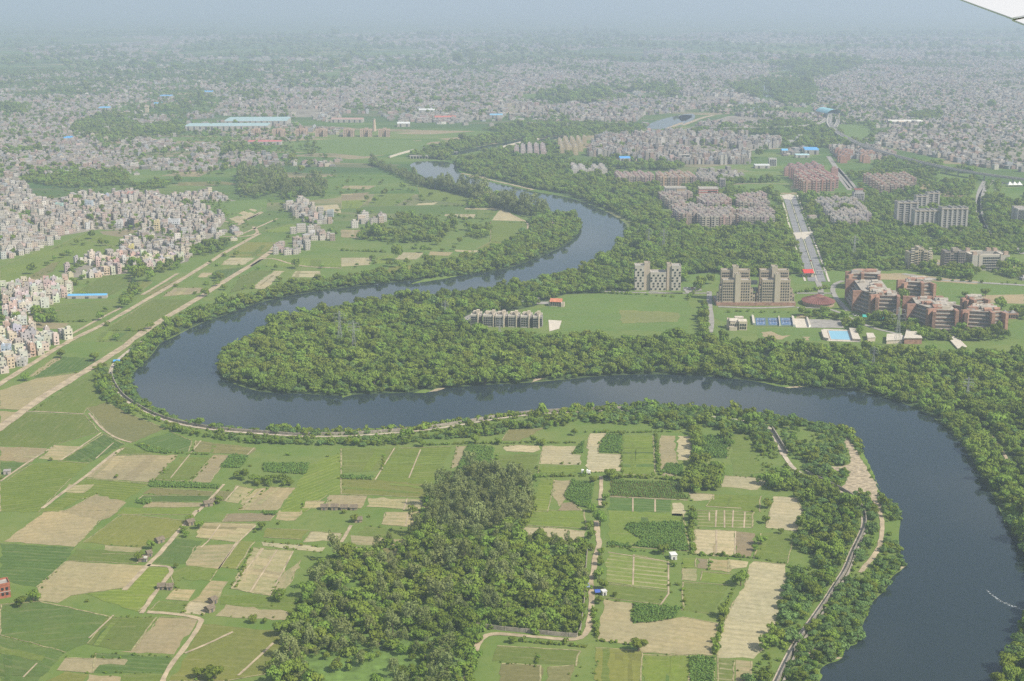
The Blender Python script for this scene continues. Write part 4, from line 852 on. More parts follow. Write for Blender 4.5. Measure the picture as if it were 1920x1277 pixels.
b.block('wall', -11*k, 9*k, 0, 14, 0, 13*h, WALL, (.6,.57,.5)); b.wins(-10*k, 8*k, -.1, 1, 13*h, 6, 6, 2.6, 2.2); b.done()
b = Bld('office_tower', 'white midrise standing alone on the green near edge of the white town', 'office block', 1449, 312, 0, None, (-14, 14, -3, 18)); k, h = b.k, b.h
b.block('wall', -7*k, 7*k, 0, 14, 0, 14*h, WALL, (.6,.58,.54)); b.wins(-6*k, 6*k, -.1, 1, 13*h, 4, 5, 2.2, 2); b.done()
b = Bld('office_tower', 'tall narrow grey block behind the red striped school', 'office block', 1355, 357, 0, None, (-10, 10, -3, 14)); k, h = b.k, b.h
b.block('wall', -5*k, 5*k, 0, 12, 0, 21*h, WALL, (.36,.33,.32)); b.wins(-4*k, 4*k, -.1, 1, 20*h, 3, 7, 1.6, 1.6); b.done()
b = Bld('office_tower', 'white twin-topped midrise in the trees near the blue sheet-roofed works', 'office block', 1499, 272, 0, None, (-20, 20, -3, 18)); k, h = b.k, b.h
b.block('wall', -6*k, 6*k, 0, 14, 0, 14*h, WALL, (.72,.70,.67)); b.block('upper_tier', -2*k, 5*k, 2, 10, 14*h, 18*h, WALL, (.74,.72,.69)); b.block('wing', -22*k, -6.1*k, 2, 12, 0, 8*h, WALL, (.62,.6,.57)); b.wins(-5*k, 5*k, -.1, 2, 13*h, 4, 5, 2, 2); b.done()
b = Bld('office_tower', 'pale tower block at the right margin beyond the curving road', 'office block', 1914, 418, 0, None, (-12, 12, -3, 18)); k, h = b.k, b.h
b.block('wall', -7*k, 12*k, 0, 14, 0, 25*h, WALL, (.5,.47,.45)); b.block('wing', -9*k, 12*k, 14.2, 24, 0, 27*h, WALL, (.46,.42,.4)); b.wins(-6*k, 11*k, -.1, 2, 24*h, 6, 8, 1.6, 1.7); b.done()
# blue-roofed sheds and works
def shed(label, u, v, w, dep, hgt, col, rz=0, name='industrial_shed', wallc=(.45,.42,.38), bays=3):
    b = Bld(name, label, 'shed', u, v, rz, None, (-w/2, w/2, -4, dep+4))
    b.block('wall', -w/2, w/2, 0, dep, 0, hgt, WALL, wallc, parapet=0)
    for i in range(bays):
        MB().gable(-w/2, w/2, dep*i/bays + .05, dep*(i+1)/bays - .05, hgt, hgt + min(3.2, dep/bays*.16), 0, .0).build('roof', METAL, b.o, col)
    for i in range(max(2, min(14, int(w/14)))):
        xx = -w/2 + w*(i+.5)/max(2, min(14, int(w/14)))
        MB().box(xx-2, xx+2, -.25, -.02, .4, hgt-1.2).build('door', DARKW, b.last or b.o)
    return b.done()
BR = (.32, .45, .47)
k3 = mpp(445, 240)
shed('very large shed with pale blue-green roof, the front one of two', 425, 245, 150*k3, 70, 12, BR, math.radians(3), bays=4)
shed('very large shed with pale blue-green roof, the longer rear one', 480, 236, 118*k3, 110, 13, BR, math.radians(3), bays=5)
shed('long barn with red sheet roof between the tan towers and the village', 496, 272, 62*mpp(496,272), 24, 8, (.5,.16,.17), math.radians(2), bays=2)
shed('long narrow shed with bright blue roof in the green fields', 163, 560, 72*mpp(163,560), 9, 3.6, (.13,.42,.72), math.radians(4), bays=1)
shed('bright blue roofed works beside the white town', 1172, 305, 20*mpp(1172,305), 30, 9, (.10,.36,.75), 0, bays=2)
shed('bright blue stepped works roof below the metro viaduct', 1522, 290, 26*mpp(1522,290), 50, 10, (.12,.38,.72), math.radians(-6), bays=3)
shed('small blue roofed workshop right of the white midrise', 1472, 290, 12*mpp(1472,290), 22, 9, (.15,.45,.75), 0, bays=1)
shed('pale blue works roof next to the bright blue stepped one', 1505, 296, 26*mpp(1505,296), 20, 6, (.40,.58,.62), 0, bays=2)
shed('white roofed market hall in front of the grey midrise', 1430, 316, 28*mpp(1430,316), 22, 6, (.55,.58,.58), 0, bays=2)
for i, (u, v, wpx, c, lab) in enumerate(((385,177,26,(.12,.38,.68),'blue factory roof among the northern trees'), (310,185,22,(.14,.36,.66),'blue factory roof left of the largest blue factory'), (295,200,14,(.15,.4,.7),'small blue factory roof near the lone tower'), (195,208,20,(.16,.42,.7),'blue factory roof beside the dark tree belt'), (125,266,12,(.1,.36,.72),'blue sheet roof inside the western village'), (835,226,40,(.5,.17,.14),'red sheet-roofed works with white end'), (757,238,24,(.65,.68,.68),'white long works hall'), (800,212,30,(.68,.7,.7),'white factory hall behind the red one'), (930,222,24,(.2,.45,.66),'pale blue works roof by the green belt'), (650,230,60,(.42,.28,.25),'brownish long low depot'), (1700,234,62,(.7,.68,.62),'very long white wall-like depot behind the station'), (1690,235,10,(.6,.5,.4),'small tan depot hall'))):
    shed(lab, u, v, wpx*mpp(u, v), 34, 9, c, math.radians(R.uniform(-4, 6)), bays=2)
# tan tower clusters beyond the green
Z8 = crop(340, 215, 1920/520)
names = ['leftmost', 'second from left', 'third from left', 'middle', 'third from right', 'second from right', 'rightmost']
for i, (a, c_) in enumerate(((488,540), (630,718), (790,876), (928,1012), (1122,1200), (1238,1322), (1366,1448))):
    u0, u1 = Z8((a, 0), (c_, 0)); uc = (u0[0] + u1[0]) / 2; w = u1[0] - u0[0]
    b = Bld('tan_tower_cluster', 'cluster of tan ribbed tower blocks beyond the green meadow, %s of seven' % names[i], 'apartment tower', uc, 256.5, 0, 'tan tower clusters', (-w, w, -4, 40)); k, h = b.k, b.h
    n = 2 if i == 0 else 3
    for j in range(n):
        x0 = (-w/2 + w*j/n)*k; x1 = (-w/2 + w*(j+1)/n)*k - 2.5; d0 = (j % 2)*9
        b.block('tower', x0, x1, d0, d0+22, 0, (13+(j%2))*h, WALL, (.50,.34,.25), ROOFC, 1)
        for q in range(3):
            xx = x0 + (x1-x0)*(q+.5)/3; b.block('rib', xx-1.6, xx+1.6, d0-2, d0-.05, 0, (12.2+(j%2))*h, WALL, (.60,.44,.34), parapet=0)
            b.block('recess', xx+1.7, xx+3.2, d0-.4, d0-.02, 2, 11*h, WALL, (.16,.12,.1), parapet=0)  # flat dark strip on the wall face beside each rib, not sunk in
    b.done()
b = Bld('chimney', 'slender pale factory chimney behind the tan tower clusters', 'chimney', 702, 246, 0); k, h = b.k, b.h
MB().cone((0,0,0), (0,0,22*h), 5, 3, 12).build('shaft', WALL, b.o, (.55,.42,.32)); MB().cone((0,0,22*h), (0,0,23*h), 3.6, 3.6, 12).build('rim', CONC, b.o)
b = Bld('water_tower', 'pale slender tower standing alone among the northern factories', 'tower', 275, 211, 0); k, h = b.k, b.h
b.block('shaft', -3*k, 3*k, 0, 10, 0, 10*h, WALL, (.6,.5,.36)); b.block('tank', -3.6*k, 3.6*k, -1, 11, 10*h, 12*h, WALL, (.65,.56,.42))
b.done()
b = Bld('office_tower', 'hazy lone high tower on the far plain', 'tower', 1210, 113, 0); k, h = b.k, b.h
b.block('shaft', -3*k, 3*k, 0, 25, 0, 20*h, WALL, (.25,.25,.26)); b.block('roof_hut', -2*k, 2*k, 3, 20, 20*h, 22*h, WALL, (.25,.25,.26)); b.done()

# metro station and viaducts
b = Bld('metro_station', 'metro station under a big arched pale blue roof', 'station', 1563, 221, math.radians(8), None, (-40, 40, -10, 150)); k, h = b.k, b.h
b.block('concourse', -12*k, 11*k, 0, 90, 0, 9, CONC, parapet=0); b.block('platform_wall', -11*k, 10*k, 2, 88, 9, 13.5, WALL, (.3,.3,.32), parapet=0)
mb = MB(); n = 14; vs_ = []
for yy in (-4, 92):
    for i in range(n + 1):
        a_ = math.radians(28 + 124 * i / n); vs_.append((-13.5*k*math.cos(a_)/.88 - .5*k, yy, 13 + 11*(math.sin(a_) - .47)/.53))
mb.add(vs_, [(i, i+1, n+2+i, n+1+i) for i in range(n)]); mb.add([(x_, y_, z_-.8) for x_, y_, z_ in vs_], [(i+1, i, n+1+i, n+2+i) for i in range(n)] + [])
mb.build('arched_roof', METAL, b.o, (.30,.60,.68))
for xx, nm in ((-17, 'stair_block'), (13, 'stair_block')): b.block(nm, xx*k, (xx+4)*k, 20, 90, 0, 12, WALL, (.5,.4,.3))
b.done()
def viaduct(label, line, w, z):
    l = gp(chaikin(line, 2, False)); x0, y0 = l[0]
    o = thing('metro_viaduct', label, 'viaduct', (x0, y0, 0), 0, 'metro viaducts')
    a, b_ = ribbon([(x - x0, y - y0) for x, y in l], w); n = len(a)
    V = [(x, y, zz) for zz in (z - 1.8, z) for q in (a, b_) for x, y in q]
    F = [(2*n+i, 3*n+i, 3*n+i+1, 2*n+i+1) for i in range(n-1)] + [(i, i+1, 2*n+i+1, 2*n+i) for i in range(n-1)] + [(n+i+1, n+i, 3*n+i, 3*n+i+1) for i in range(n-1)] + [(i, n+i, n+i+1, i+1) for i in range(n-1)]
    MB().add(V, F).build('deck', CONC, o)
    for sgn in (0, 1):
        q = (a, b_)[sgn]; mb = MB()
        for i in range(n - 1): mb.bar((*q[i], z + .6), (*q[i+1], z + .6), 1.2)
        mb.build('parapet', CONC, o)
    c0 = [(x - x0, y - y0) for x, y in l]
    for off in (-1.7, 1.7):
        mb = MB(); r = ribbon(c0, abs(off) * 2)[0 if off > 0 else 1]
        for i in range(n - 1): mb.bar((*r[i], z + .15), (*r[i+1], z + .15), .9)
        mb.build('track', DARKW, o)
    acc = 0
    for i in range(n - 1):
        dd = math.dist(c0[i], c0[i+1]); acc += dd
        if acc > 38:
            acc = 0; MB().cone((*c0[i], 0), (*c0[i], z - 1.8), 1.3, 1.3, 8).build('pier', CONC, o)
    excl(ribbon(l, w + 6)[0] + ribbon(l, w + 6)[1][::-1])
viaduct('metro viaduct curving down from the arched station and along to the roads', [(1556,226),(1553,238),(1565,254),(1592,270),(1625,285),(1670,300),(1740,318),(1830,336),(1940,350)], 13, 11)
viaduct('short metro viaduct spur right of the main curve at the station', [(1568,226),(1572,236),(1565,246)], 9, 11)
viaduct('metro viaduct bending off behind the white town', [(1550,228),(1540,238),(1510,243),(1440,247),(1330,247)], 10, 10)

# barrage, canal walls
b = Bld('river_barrage', 'grey concrete river barrage with piers above the pond', 'weir', 806, 297.5, 0, None); k = b.k
b.block('deck', -38*k, 37*k, 0, 8, 5, 6.5, CONC, parapet=.5)
for i in range(14): b.block('pier', (-37+i*5.5)*k, (-36+i*5.5)*k, -2, 10, 0, 5, CONC, parapet=0)
b.block('gate_beam', -36*k, 36*k, 3, 4, 1.5, 4, DARKW, parapet=0); b.done()
b = Bld('footbridge', 'narrow grey bridge across the river arm above the barrage', 'bridge', 826, 288, math.radians(-6)); k = b.k
b.block('deck', -27*k, 32*k, 0, 4, 3, 4.2, CONC, parapet=.6)
for i in range(9): b.block('pier', (-26+i*7)*k, (-25.4+i*7)*k, .5, 3.5, 0, 3, CONC, parapet=0)
b.done()
def long_wall(name, label, cat, line, th, hgt, mat, cap=None, posts=None, group=None, smooth=2):
    l = gp(chaikin(line, smooth, False) if smooth else line); x0, y0 = l[0]
    o = thing(name, label, cat, (x0, y0, 0), 0, group)
    c0 = [(x - x0, y - y0) for x, y in l]; a, b_ = ribbon(c0, th); n = len(a)
    V = [(x, y, zz) for zz in (0, hgt) for q in (a, b_) for x, y in q]
    F = [(2*n+i, 3*n+i, 3*n+i+1, 2*n+i+1) for i in range(n-1)] + [(i, i+1, 2*n+i+1, 2*n+i) for i in range(n-1)] + [(n+i+1, n+i, 3*n+i, 3*n+i+1) for i in range(n-1)]
    MB().add(V, F).build('wall', mat, o)
    mb = MB()
    for i in range(n - 1): mb.bar((*c0[i], hgt + .12), (*c0[i+1], hgt + .12), th * .8)
    mb.build('coping', cap or mat, o)
    if posts:
        mb = MB(); acc = 0
        for i in range(n - 1):
            A, B_ = np.array(c0[i]), np.array(c0[i+1]); L_ = np.linalg.norm(B_ - A); s_ = posts - acc
            while s_ < L_:
                q = A + (B_ - A) * s_ / L_; mb.box(q[0]-.28, q[0]+.28, q[1]-.28, q[1]+.28, 0, hgt + .4); s_ += posts
            acc = (acc + L_) % posts
        tag(mb.build('pier', cap or mat, o), kind='stuff')
    return o
long_wall('canal_wall', 'pale canal wall running up to the barrage from the meadow', 'wall', [(730,296),(752,289),(775,283)], 4, 2, STONE, group='canal walls')
long_wall('canal_wall', 'long pale canal wall beside the meadow above the narrow bridge', 'wall', [(794,280),(850,271),(902,260)], 5, 2, STONE, group='canal walls')
long_wall('canal_wall', 'pale canal wall on the far bank of the upstream water', 'wall', [(926,281),(975,268),(1010,261)], 4, 1.5, STONE, group='canal walls')
wl = lambda i0, i1, du, dv=0: [(u + du, v + dv) for u, v in EMB_A[i0:i1]]
long_wall('retaining_wall', 'dark retaining wall along the embankment road round the west bend', 'wall', wl(5, 14, 3, -1.5), .8, 2.0, DULLW, OLDW, 7, 'embankment walls')
long_wall('retaining_wall', 'piered retaining wall along the embankment road beside the middle reach', 'wall', wl(13, 22, 0, -3), .8, 2.0, OLDW, OLDW, 6, 'embankment walls')
long_wall('retaining_wall', 'dark retaining wall beside the embankment road near the wooded corner', 'wall', [(1448,806),(1462,828),(1476,852)], .9, 2.4, DULLW, OLDW, 8, 'embankment walls')
long_wall('retaining_wall', 'dark retaining wall along the grey embankment road past the sand spit', 'wall', [(1510,887),(1560,910),(1590,925),(1606,937),(1622,960),(1625,985),(1613,1012),(1599,1040),(1588,1070),(1571,1095),(1549,1130),(1525,1165),(1500,1200),(1480,1235),(1460,1277),(1432,1340)], .8, 1.8, DULLW, DULLW, 9, 'embankment walls')
long_wall('concrete_ledge', 'pale broken concrete ledge below the grey embankment road', 'ledge', [(1628,985),(1617,1012),(1604,1040),(1593,1072),(1577,1097),(1556,1132),(1532,1167),(1506,1202),(1488,1235),(1470,1277),(1442,1340)], 1.2, .5, OLDW, OLDW, 11)
long_wall('boundary_wall', 'long whitewashed boundary wall round the near wood', 'wall', B2((1385,220),(1378,300),(1370,420),(1368,510),(1345,680),(1325,715),(1200,705),(1060,690),(900,675),(760,655)), .4, 2.2, OLDW, OLDW, 12, smooth=0)
# pylons
def pylon(u, v, hgt, label, rz=0.0):
    x, y = g(u, v); o = thing('electricity_pylon', label, 'pylon', (x, y, 0), rz, 'lattice electricity pylons')
    bw, tw = hgt * .085, hgt * .018; t_ = .16
    lev = [0, .22, .42, .58, .71, .82, .91, 1.0]
    wd = lambda f: bw + (tw - bw) * min(1, f / .72) ** .8
    cr = lambda f: [Vector((sx_ * wd(f), sy_ * wd(f), f * hgt)) for sx_, sy_ in ((-1,-1),(1,-1),(1,1),(-1,1))]
    for c_ in range(4):
        mb = MB()
        for a_, b_ in zip(lev, lev[1:]): mb.bar(cr(a_)[c_], cr(b_)[c_], t_)
        mb.build('leg', STEEL, o)
    mb = MB()
    for a_, b_ in zip(lev, lev[1:]):
        A, B_ = cr(a_), cr(b_)
        for i in range(4): mb.bar(A[i], B_[(i+1)%4], t_*.6).bar(A[(i+1)%4], B_[i], t_*.6).bar(B_[i], B_[(i+1)%4], t_*.6)
    mb.build('bracing', STEEL, o)
    for f, L_ in ((.70, .16), (.81, .19), (.92, .15)):
        mb = MB()
        for sgn in (-1, 1):
            for yy in (-1, 1): mb.bar((sgn*wd(f), yy*wd(f), f*hgt), (sgn*L_*hgt, 0, f*hgt+.3), t_*.8)
            mb.bar((sgn*wd(f), 0, (f+.05)*hgt), (sgn*L_*hgt, 0, f*hgt+.3), t_*.7)
            mb.bar((sgn*L_*hgt, 0, f*hgt+.3), (sgn*L_*hgt, 0, f*hgt-1.8), .25)
        mb.build('crossarm', STEEL, o)
for u, v, hp, lab in ((638,650,66,'tall lattice pylon in the wood near the peninsula tip'), (664,662,60,'lattice pylon in the peninsula wood just right of another one'), (1637,692,42,'lattice pylon in the wood below the swimming pool'), (1682,650,74,'tall lattice mast rising in front of the brick terraces'), (1813,758,50,'lattice pylon in the wood close to the outer river bend'), (1601,484,42,'lattice pylon in the wood right of the dual carriageway'), (835,598,34,'lattice pylon standing left of the residence terrace'), (1244,470,40,'lattice pylon in the wood behind the white checkered tower'), (937,632,34,'lattice pylon in the trees in front of the residence terrace'), (1216,462,34,'lattice pylon close to the upstream river bend')):
    pylon(u, v, hp * mpp(u, v) / math.cos(math.atan2(H, g(u, v)[1])), lab, R.uniform(-.4, .4))

# ------------------------------------------------------------------ farm huts, truck, tarps, brick building
def hut(u, v, wpx, label, mat, wallc, rz, hgt=2.4, roofc=None, name='farm_hut', flat=False, dep=4.5):
    b = Bld(name, label, 'hut', u, v, rz, None, None); w = wpx * b.k
    b.block('wall', -w/2, w/2, 0, dep, 0, hgt, WALL, wallc, parapet=0)
    if flat: MB().box(-w/2-.3, w/2+.3, -.3, dep+.3, hgt, hgt+.25).build('roof', mat, b.o, roofc)
    else: MB().gable(-w/2, w/2, 0, dep, hgt, hgt+1.7, 0, .5).build('roof', mat, b.o, roofc)
    MB().box(-.5, .5, -.2, -.02, 0, 1.9).build('door', DARKW, b.last or b.o)
    return b.done()
MUD = (.30, .24, .17)
for u, v, w, lab, rz in ((392,950,15,'dark thatched hut at the lane, in front of a bare field',.45), (404,945,10,'small dark thatched hut beside a bushy tree',.5), (303,1018,14,'thatched hut among trees beside the straight farm lane',.8), (360,985,13,'thatched hut in the tree clump halfway along the farm lane',.8), (268,1054,16,'long thatched hut next to the white shed, at the lane fork',.1), (282,1044,8,'small thatched hut above the lane fork',.6),
    (302,1106,12,'dark thatched hut at the bend of the farm track, left one of a pair',.1), (318,1107,10,'dark thatched hut at the bend of the farm track, right one of a pair',.1), (404,1132,11,'dark thatched hut, upper one of two by the bare strip',.9), (398,1148,14,'dark thatched hut, lower one of two by the bare strip',.9), (608,957,12,'dark thatched hut, left end of the hut row below the brown plot',.05), (627,957,12,'dark thatched hut, second in the row below the brown plot',.05), (645,957,12,'dark thatched hut, third in the row below the brown plot',.05), (663,957,13,'dark thatched hut at the right end of the hut row',.05), (672,980,14,'thatched hut beside the twin wheel track and dark trees',.2)):
    hut(u, v, w, lab, THATCH, MUD, rz, R.uniform(1.9, 2.5))
hut(1264,1050,11,'white hut with flat pale roof beside a big dark tree',WALL,(.7,.7,.66),.15,3.2,(.75,.75,.72),'white_hut',True,5)
hut(273,1054,5,'small white shed with flat roof at the lane fork',WALL,(.7,.68,.62),.1,3,(.7,.68,.6),'white_hut',True,3)
hut(13,890,12,'grey hut with flat roof at the left field corner',WALL,(.4,.36,.32),.2,2.6,(.35,.32,.3),'white_hut',True)
hut(1134,1117,8,'white shed beside the blue tarpaulin',WALL,(.7,.68,.66),.3,2.6,(.7,.7,.68),'white_hut',True,3)
for u, v, w, c, lab, dp in ((1121,1116,8,(.06,.12,.45),'bright blue tarpaulin shelter at the lane under the trees',4), (1102,1106,6,(.22,.28,.42),'faded blue tarpaulin shelter against the boundary wall',9), (219,681,12,(.07,.34,.72),'blue tarpaulin shelter at the start of the embankment road',6), (840,612,6,(.12,.45,.8),'tiny blue tarpaulin in the wood left of the residence terrace',4)):
    b = Bld('tarpaulin_shelter', lab, 'shelter', u, v, .15, 'blue tarpaulins'); wd_ = w * b.k
    MB().gable(-wd_/2, wd_/2, 0, dp, 1.8, 2.9, 0, .4).build('tarpaulin', METAL, b.o, c)
    mb = MB()
    for xx in (-wd_/2, wd_/2):
        for yy in (.1, dp - .1): mb.bar((xx, yy, 0), (xx, yy, 1.85), .15)
    mb.build('poles', BARK, b.o); b.done()
b = Bld('brick_building', 'red brick building with open window holes at the left field edge', 'house', 6, 1122, math.radians(28), None, (-9, 9, -2, 10)); k, h = b.k, b.h
b.block('wall', -22*k, 14*k, 0, 9, 0, 24*h, BRICK, parapet=1.0); b.block('floor_band', -22*k-.1, 14*k+.1, -.12, 9.1, 11*h, 12*h, CONC, parapet=0)
b.wins(-20*k, 12*k, -.1, 1, 22*h, 4, 2, 1.3, 1.5); b.wins(1, 8, 14*k, 1, 22*h, 2, 2, 1.3, 1.5, 'r'); b.block('roof_hut', -14*k, -6*k, 3, 7, 24*h, 31*h, BRICK); b.done()
x, y = g(1099, 889); o = thing('cargo_truck', 'small white cargo truck parked on the field track', 'truck', (x, y, 0), math.radians(-4)); Q = 1.35
MB().box(-2.6*Q, 1.1*Q, -.9*Q, .9*Q, .8*Q, 2.5*Q).build('cargo_box', WHITE, o)
MB().prism([(1.2*Q, -.85*Q), (2.4*Q, -.85*Q), (2.4*Q, .85*Q), (1.2*Q, .85*Q)], .6*Q, 2.0*Q).build('cab', WHITE, o)
MB().box(2.38*Q, 2.43*Q, -.75*Q, .75*Q, 1.3*Q, 1.9*Q).build('windscreen', GLASS, o); MB().box(-2.6*Q, 2.3*Q, -.7*Q, .7*Q, .45*Q, .79*Q).build('chassis', DARKW, o)
for xx in (-1.8, 1.7):
    for yy in (-.8, .8): MB().cone((xx*Q, yy*Q - .12, .42*Q), (xx*Q, yy*Q + .12, .42*Q), .42*Q, .42*Q, 12).build('wheel', TYRE, o)
b = Bld('tensile_canopy', 'white peaked fabric canopy on the green beyond the curving double road', 'canopy', 1904, 350); k = b.k
mb = MB()
for xx in (-9, 0, 9): mb.add([((xx-4.6)*k, 0, 3), ((xx+4.6)*k, 0, 3), ((xx+4.6)*k, 12, 3), ((xx-4.6)*k, 12, 3), (xx*k, 6, 9)], [(0,1,4),(1,2,4),(2,3,4),(3,0,4)])
mb.build('fabric', WHITE, b.o); mb = MB()
for xx in (-13, -4.5, 4.5, 13):
    for yy in (.3, 11.7): mb.bar((xx*k, yy, 0), (xx*k, yy, 3.1), .3)
mb.build('poles', STEEL, b.o)
CARP = tinted('car_paint', .1)
mb = MB().box(-2.1, 2.1, -.85, .85, .35, .95); cbody = mb.mesh('car_body', [CARP])
ccab = MB().prism([(-1.5, -.75), (.9, -.75), (.9, .75), (-1.5, .75)], .96, 1.5).mesh('car_cabin', [GLASS])
cwh = MB().cone((0, -.1, 0), (0, .1, 0), .33, .33, 10).mesh('car_wheel', [TYRE])
for lab, spots in (('small pale car parked in the yard left of the residence terrace', [(871,606),(874,603),(877,600),(869,610),(879,605)]), ('small car parked in front of the turquoise canopies', [(1603,593),(1608,594),(1613,596),(1632,600),(1600,590)]), ('small car on the wide pale dual carriageway', [(1496,418),(1502,448),(1520,490),(1512,472),(1484,392),(1491,402)]), ('small car parked beside the white checkered tower', [(1286,541),(1292,542),(1298,541),(1283,545)]), ('small car on the curving double road at the right', [(1840,392),(1836,370),(1838,402),(1846,425),(1842,350)])):
    for u, v in spots:
        x, y = g(u, v); o = thing('parked_car' if 'parked' in lab else 'car', lab, 'car', (x, y, .36), R.uniform(0, 6.28) if 'parked' in lab else 1.3, 'cars: ' + lab)
        c_ = R.choice(((.75,.75,.74),(.7,.7,.7),(.35,.36,.38),(.5,.06,.05),(.08,.08,.09),(.6,.6,.58)))
        for nm, me in (('body', cbody), ('cabin', ccab)):
            q = bpy.data.objects.new(nm, me); COL.objects.link(q); q.parent = o; q.color = (*c_, 1)
        for xx in (-1.3, 1.3):
            for yy in (-.8, .8):
                q = bpy.data.objects.new('wheel', cwh); COL.objects.link(q); q.parent = o; q.location = (xx, yy, .33)
# boat wake
wk = gp([(1850,1106),(1858,1114),(1875,1127),(1895,1135),(1920,1144),(1960,1155)])
r1, r2 = ribbon(wk, 3.2); mb = MB(); n = len(wk)
FOAM, t, bb = newmat('foam'); setc(t, bb, mix(t, ramp(t, noise(t, pos(t), .8, 5), .48, .6), (.03, .04, .045), (.42, .46, .48)))
for i in range(n - 1):
    a_, c_, e_, f_ = r1[i], r1[i+1], r2[i+1], r2[i]; s0, s1 = .25 + .75*i/(n-1), .25 + .75*(i+1)/(n-1)
    m0, m1 = np.array(wk[i]), np.array(wk[i+1])
    pt = lambda q, m_, s_: tuple(m_ + (np.array(q) - m_) * s_)
    mb.add([(*pt(a_, m0, s0), .075), (*pt(c_, m1, s1), .075), (*pt(e_, m1, s1), .075), (*pt(f_, m0, s0), .075)], [(0, 1, 2, 3)])
tag(mb.build('water_foam', FOAM), kind='structure')

# ------------------------------------------------------------------ the aircraft's own wing tip
o = thing('aircraft_wing', 'white wing tip panel of the aircraft with a flap below it', 'aircraft wing', (0, 0, H))
def at(u, v, off):
    a_, b_ = (u - 960) / FP, -(v - 638.5) / FP
    q = Vector((a_, CP + b_ * SP, -SP + b_ * CP))      # the wing surface rises outward at 15 degrees
    n_ = Vector((-.26, -.02, 1)); c_ = n_.dot(Vector((3.18, 10, -.02))) - off
    return q * (c_ / n_.dot(q))
WINGP = plain('wing_paint', (.74, .75, .76), .4, .4, .03)
def slabq(pts, th, name, mat):
    f = [at(*p_) for p_ in pts]; nrm = (f[1] - f[0]).cross(f[2] - f[0]).normalized()
    if nrm.z > 0: nrm = -nrm
    n = len(f); V = f + [p_ + nrm * th for p_ in f]
    F = [tuple(range(n)), tuple(range(2*n-1, n-1, -1))] + [(i, i+n, (i+1)%n+n, (i+1)%n) for i in range(n)]
    ob = MB().add(V, F).build(name, mat, o)
    bm_ = ob.modifiers.new('edge', 'BEVEL'); bm_.width = .003; bm_.segments = 2
slabq([(1700,-39,0), (1808,1,0), (1896,33,0), (1925,27,0), (2040,-10,0), (2040,-75,0), (1800,-75,0)], .012, 'wing_panel', WINGP)
slabq([(1897,36,.02), (1960,60,.02), (2040,78,.02), (2040,-4,.02), (1925,31.5,.02)], .012, 'flap', WINGP)
slabq([(1894,33.5,.05), (1925,34,.05), (2040,0,.05), (2040,-8,.05), (1925,28,.05)], .01, 'seal', STEEL)
# ------------------------------------------------------------------ value noise for town and wood density
_G = rng.random((64, 64))
def vn(P, s):
    q = P / s; i = np.floor(q).astype(int); f = q - i; f = f * f * (3 - 2 * f)
    h = lambda a, b: _G[(i[:, 0] + a) % 64, (i[:, 1] + b) % 64]
    return (h(0,0)*(1-f[:,0]) + h(1,0)*f[:,0])*(1-f[:,1]) + (h(0,1)*(1-f[:,0]) + h(1,1)*f[:,0])*f[:,1]
def in_frame(P, m=60):
    d = P[:, 1] * CP + H * SP
    u = 960 + FP * P[:, 0] / d; v = 638.5 - FP * (P[:, 1] * SP - H * CP) / d
    return (u > -m) & (u < 1920 + m) & (v > -5) & (v < 1277 + m * 1.5)
def free(P):
    ok = np.ones(len(P), bool)
    for poly, lo, hi in EXCL:
        c = ok & (P[:, 0] > lo[0]) & (P[:, 0] < hi[0]) & (P[:, 1] > lo[1]) & (P[:, 1] < hi[1])
        if c.any():
            idx = np.nonzero(c)[0]; ok[idx[inside(P[idx], poly)]] = False
    return ok
def lattice(poly, sx_, sy_, ang, jit):
    q = np.array(poly); c, s = math.cos(ang), math.sin(ang)
    Rm = np.array([[c, s], [-s, c]]); l = q @ Rm.T; lo, hi = l.min(0), l.max(0)
    X, Y = np.meshgrid(np.arange(lo[0], hi[0], sx_), np.arange(lo[1], hi[1], sy_), indexing='ij')
    I, J = np.meshgrid(np.arange(X.shape[0]), np.arange(X.shape[1]), indexing='ij')
    P = np.c_[X.ravel(), Y.ravel()] + rng.uniform(-jit, jit, (X.size, 2))
    P = P @ Rm
    k = inside(P, poly)
    return P[k], I.ravel()[k], J.ravel()[k]

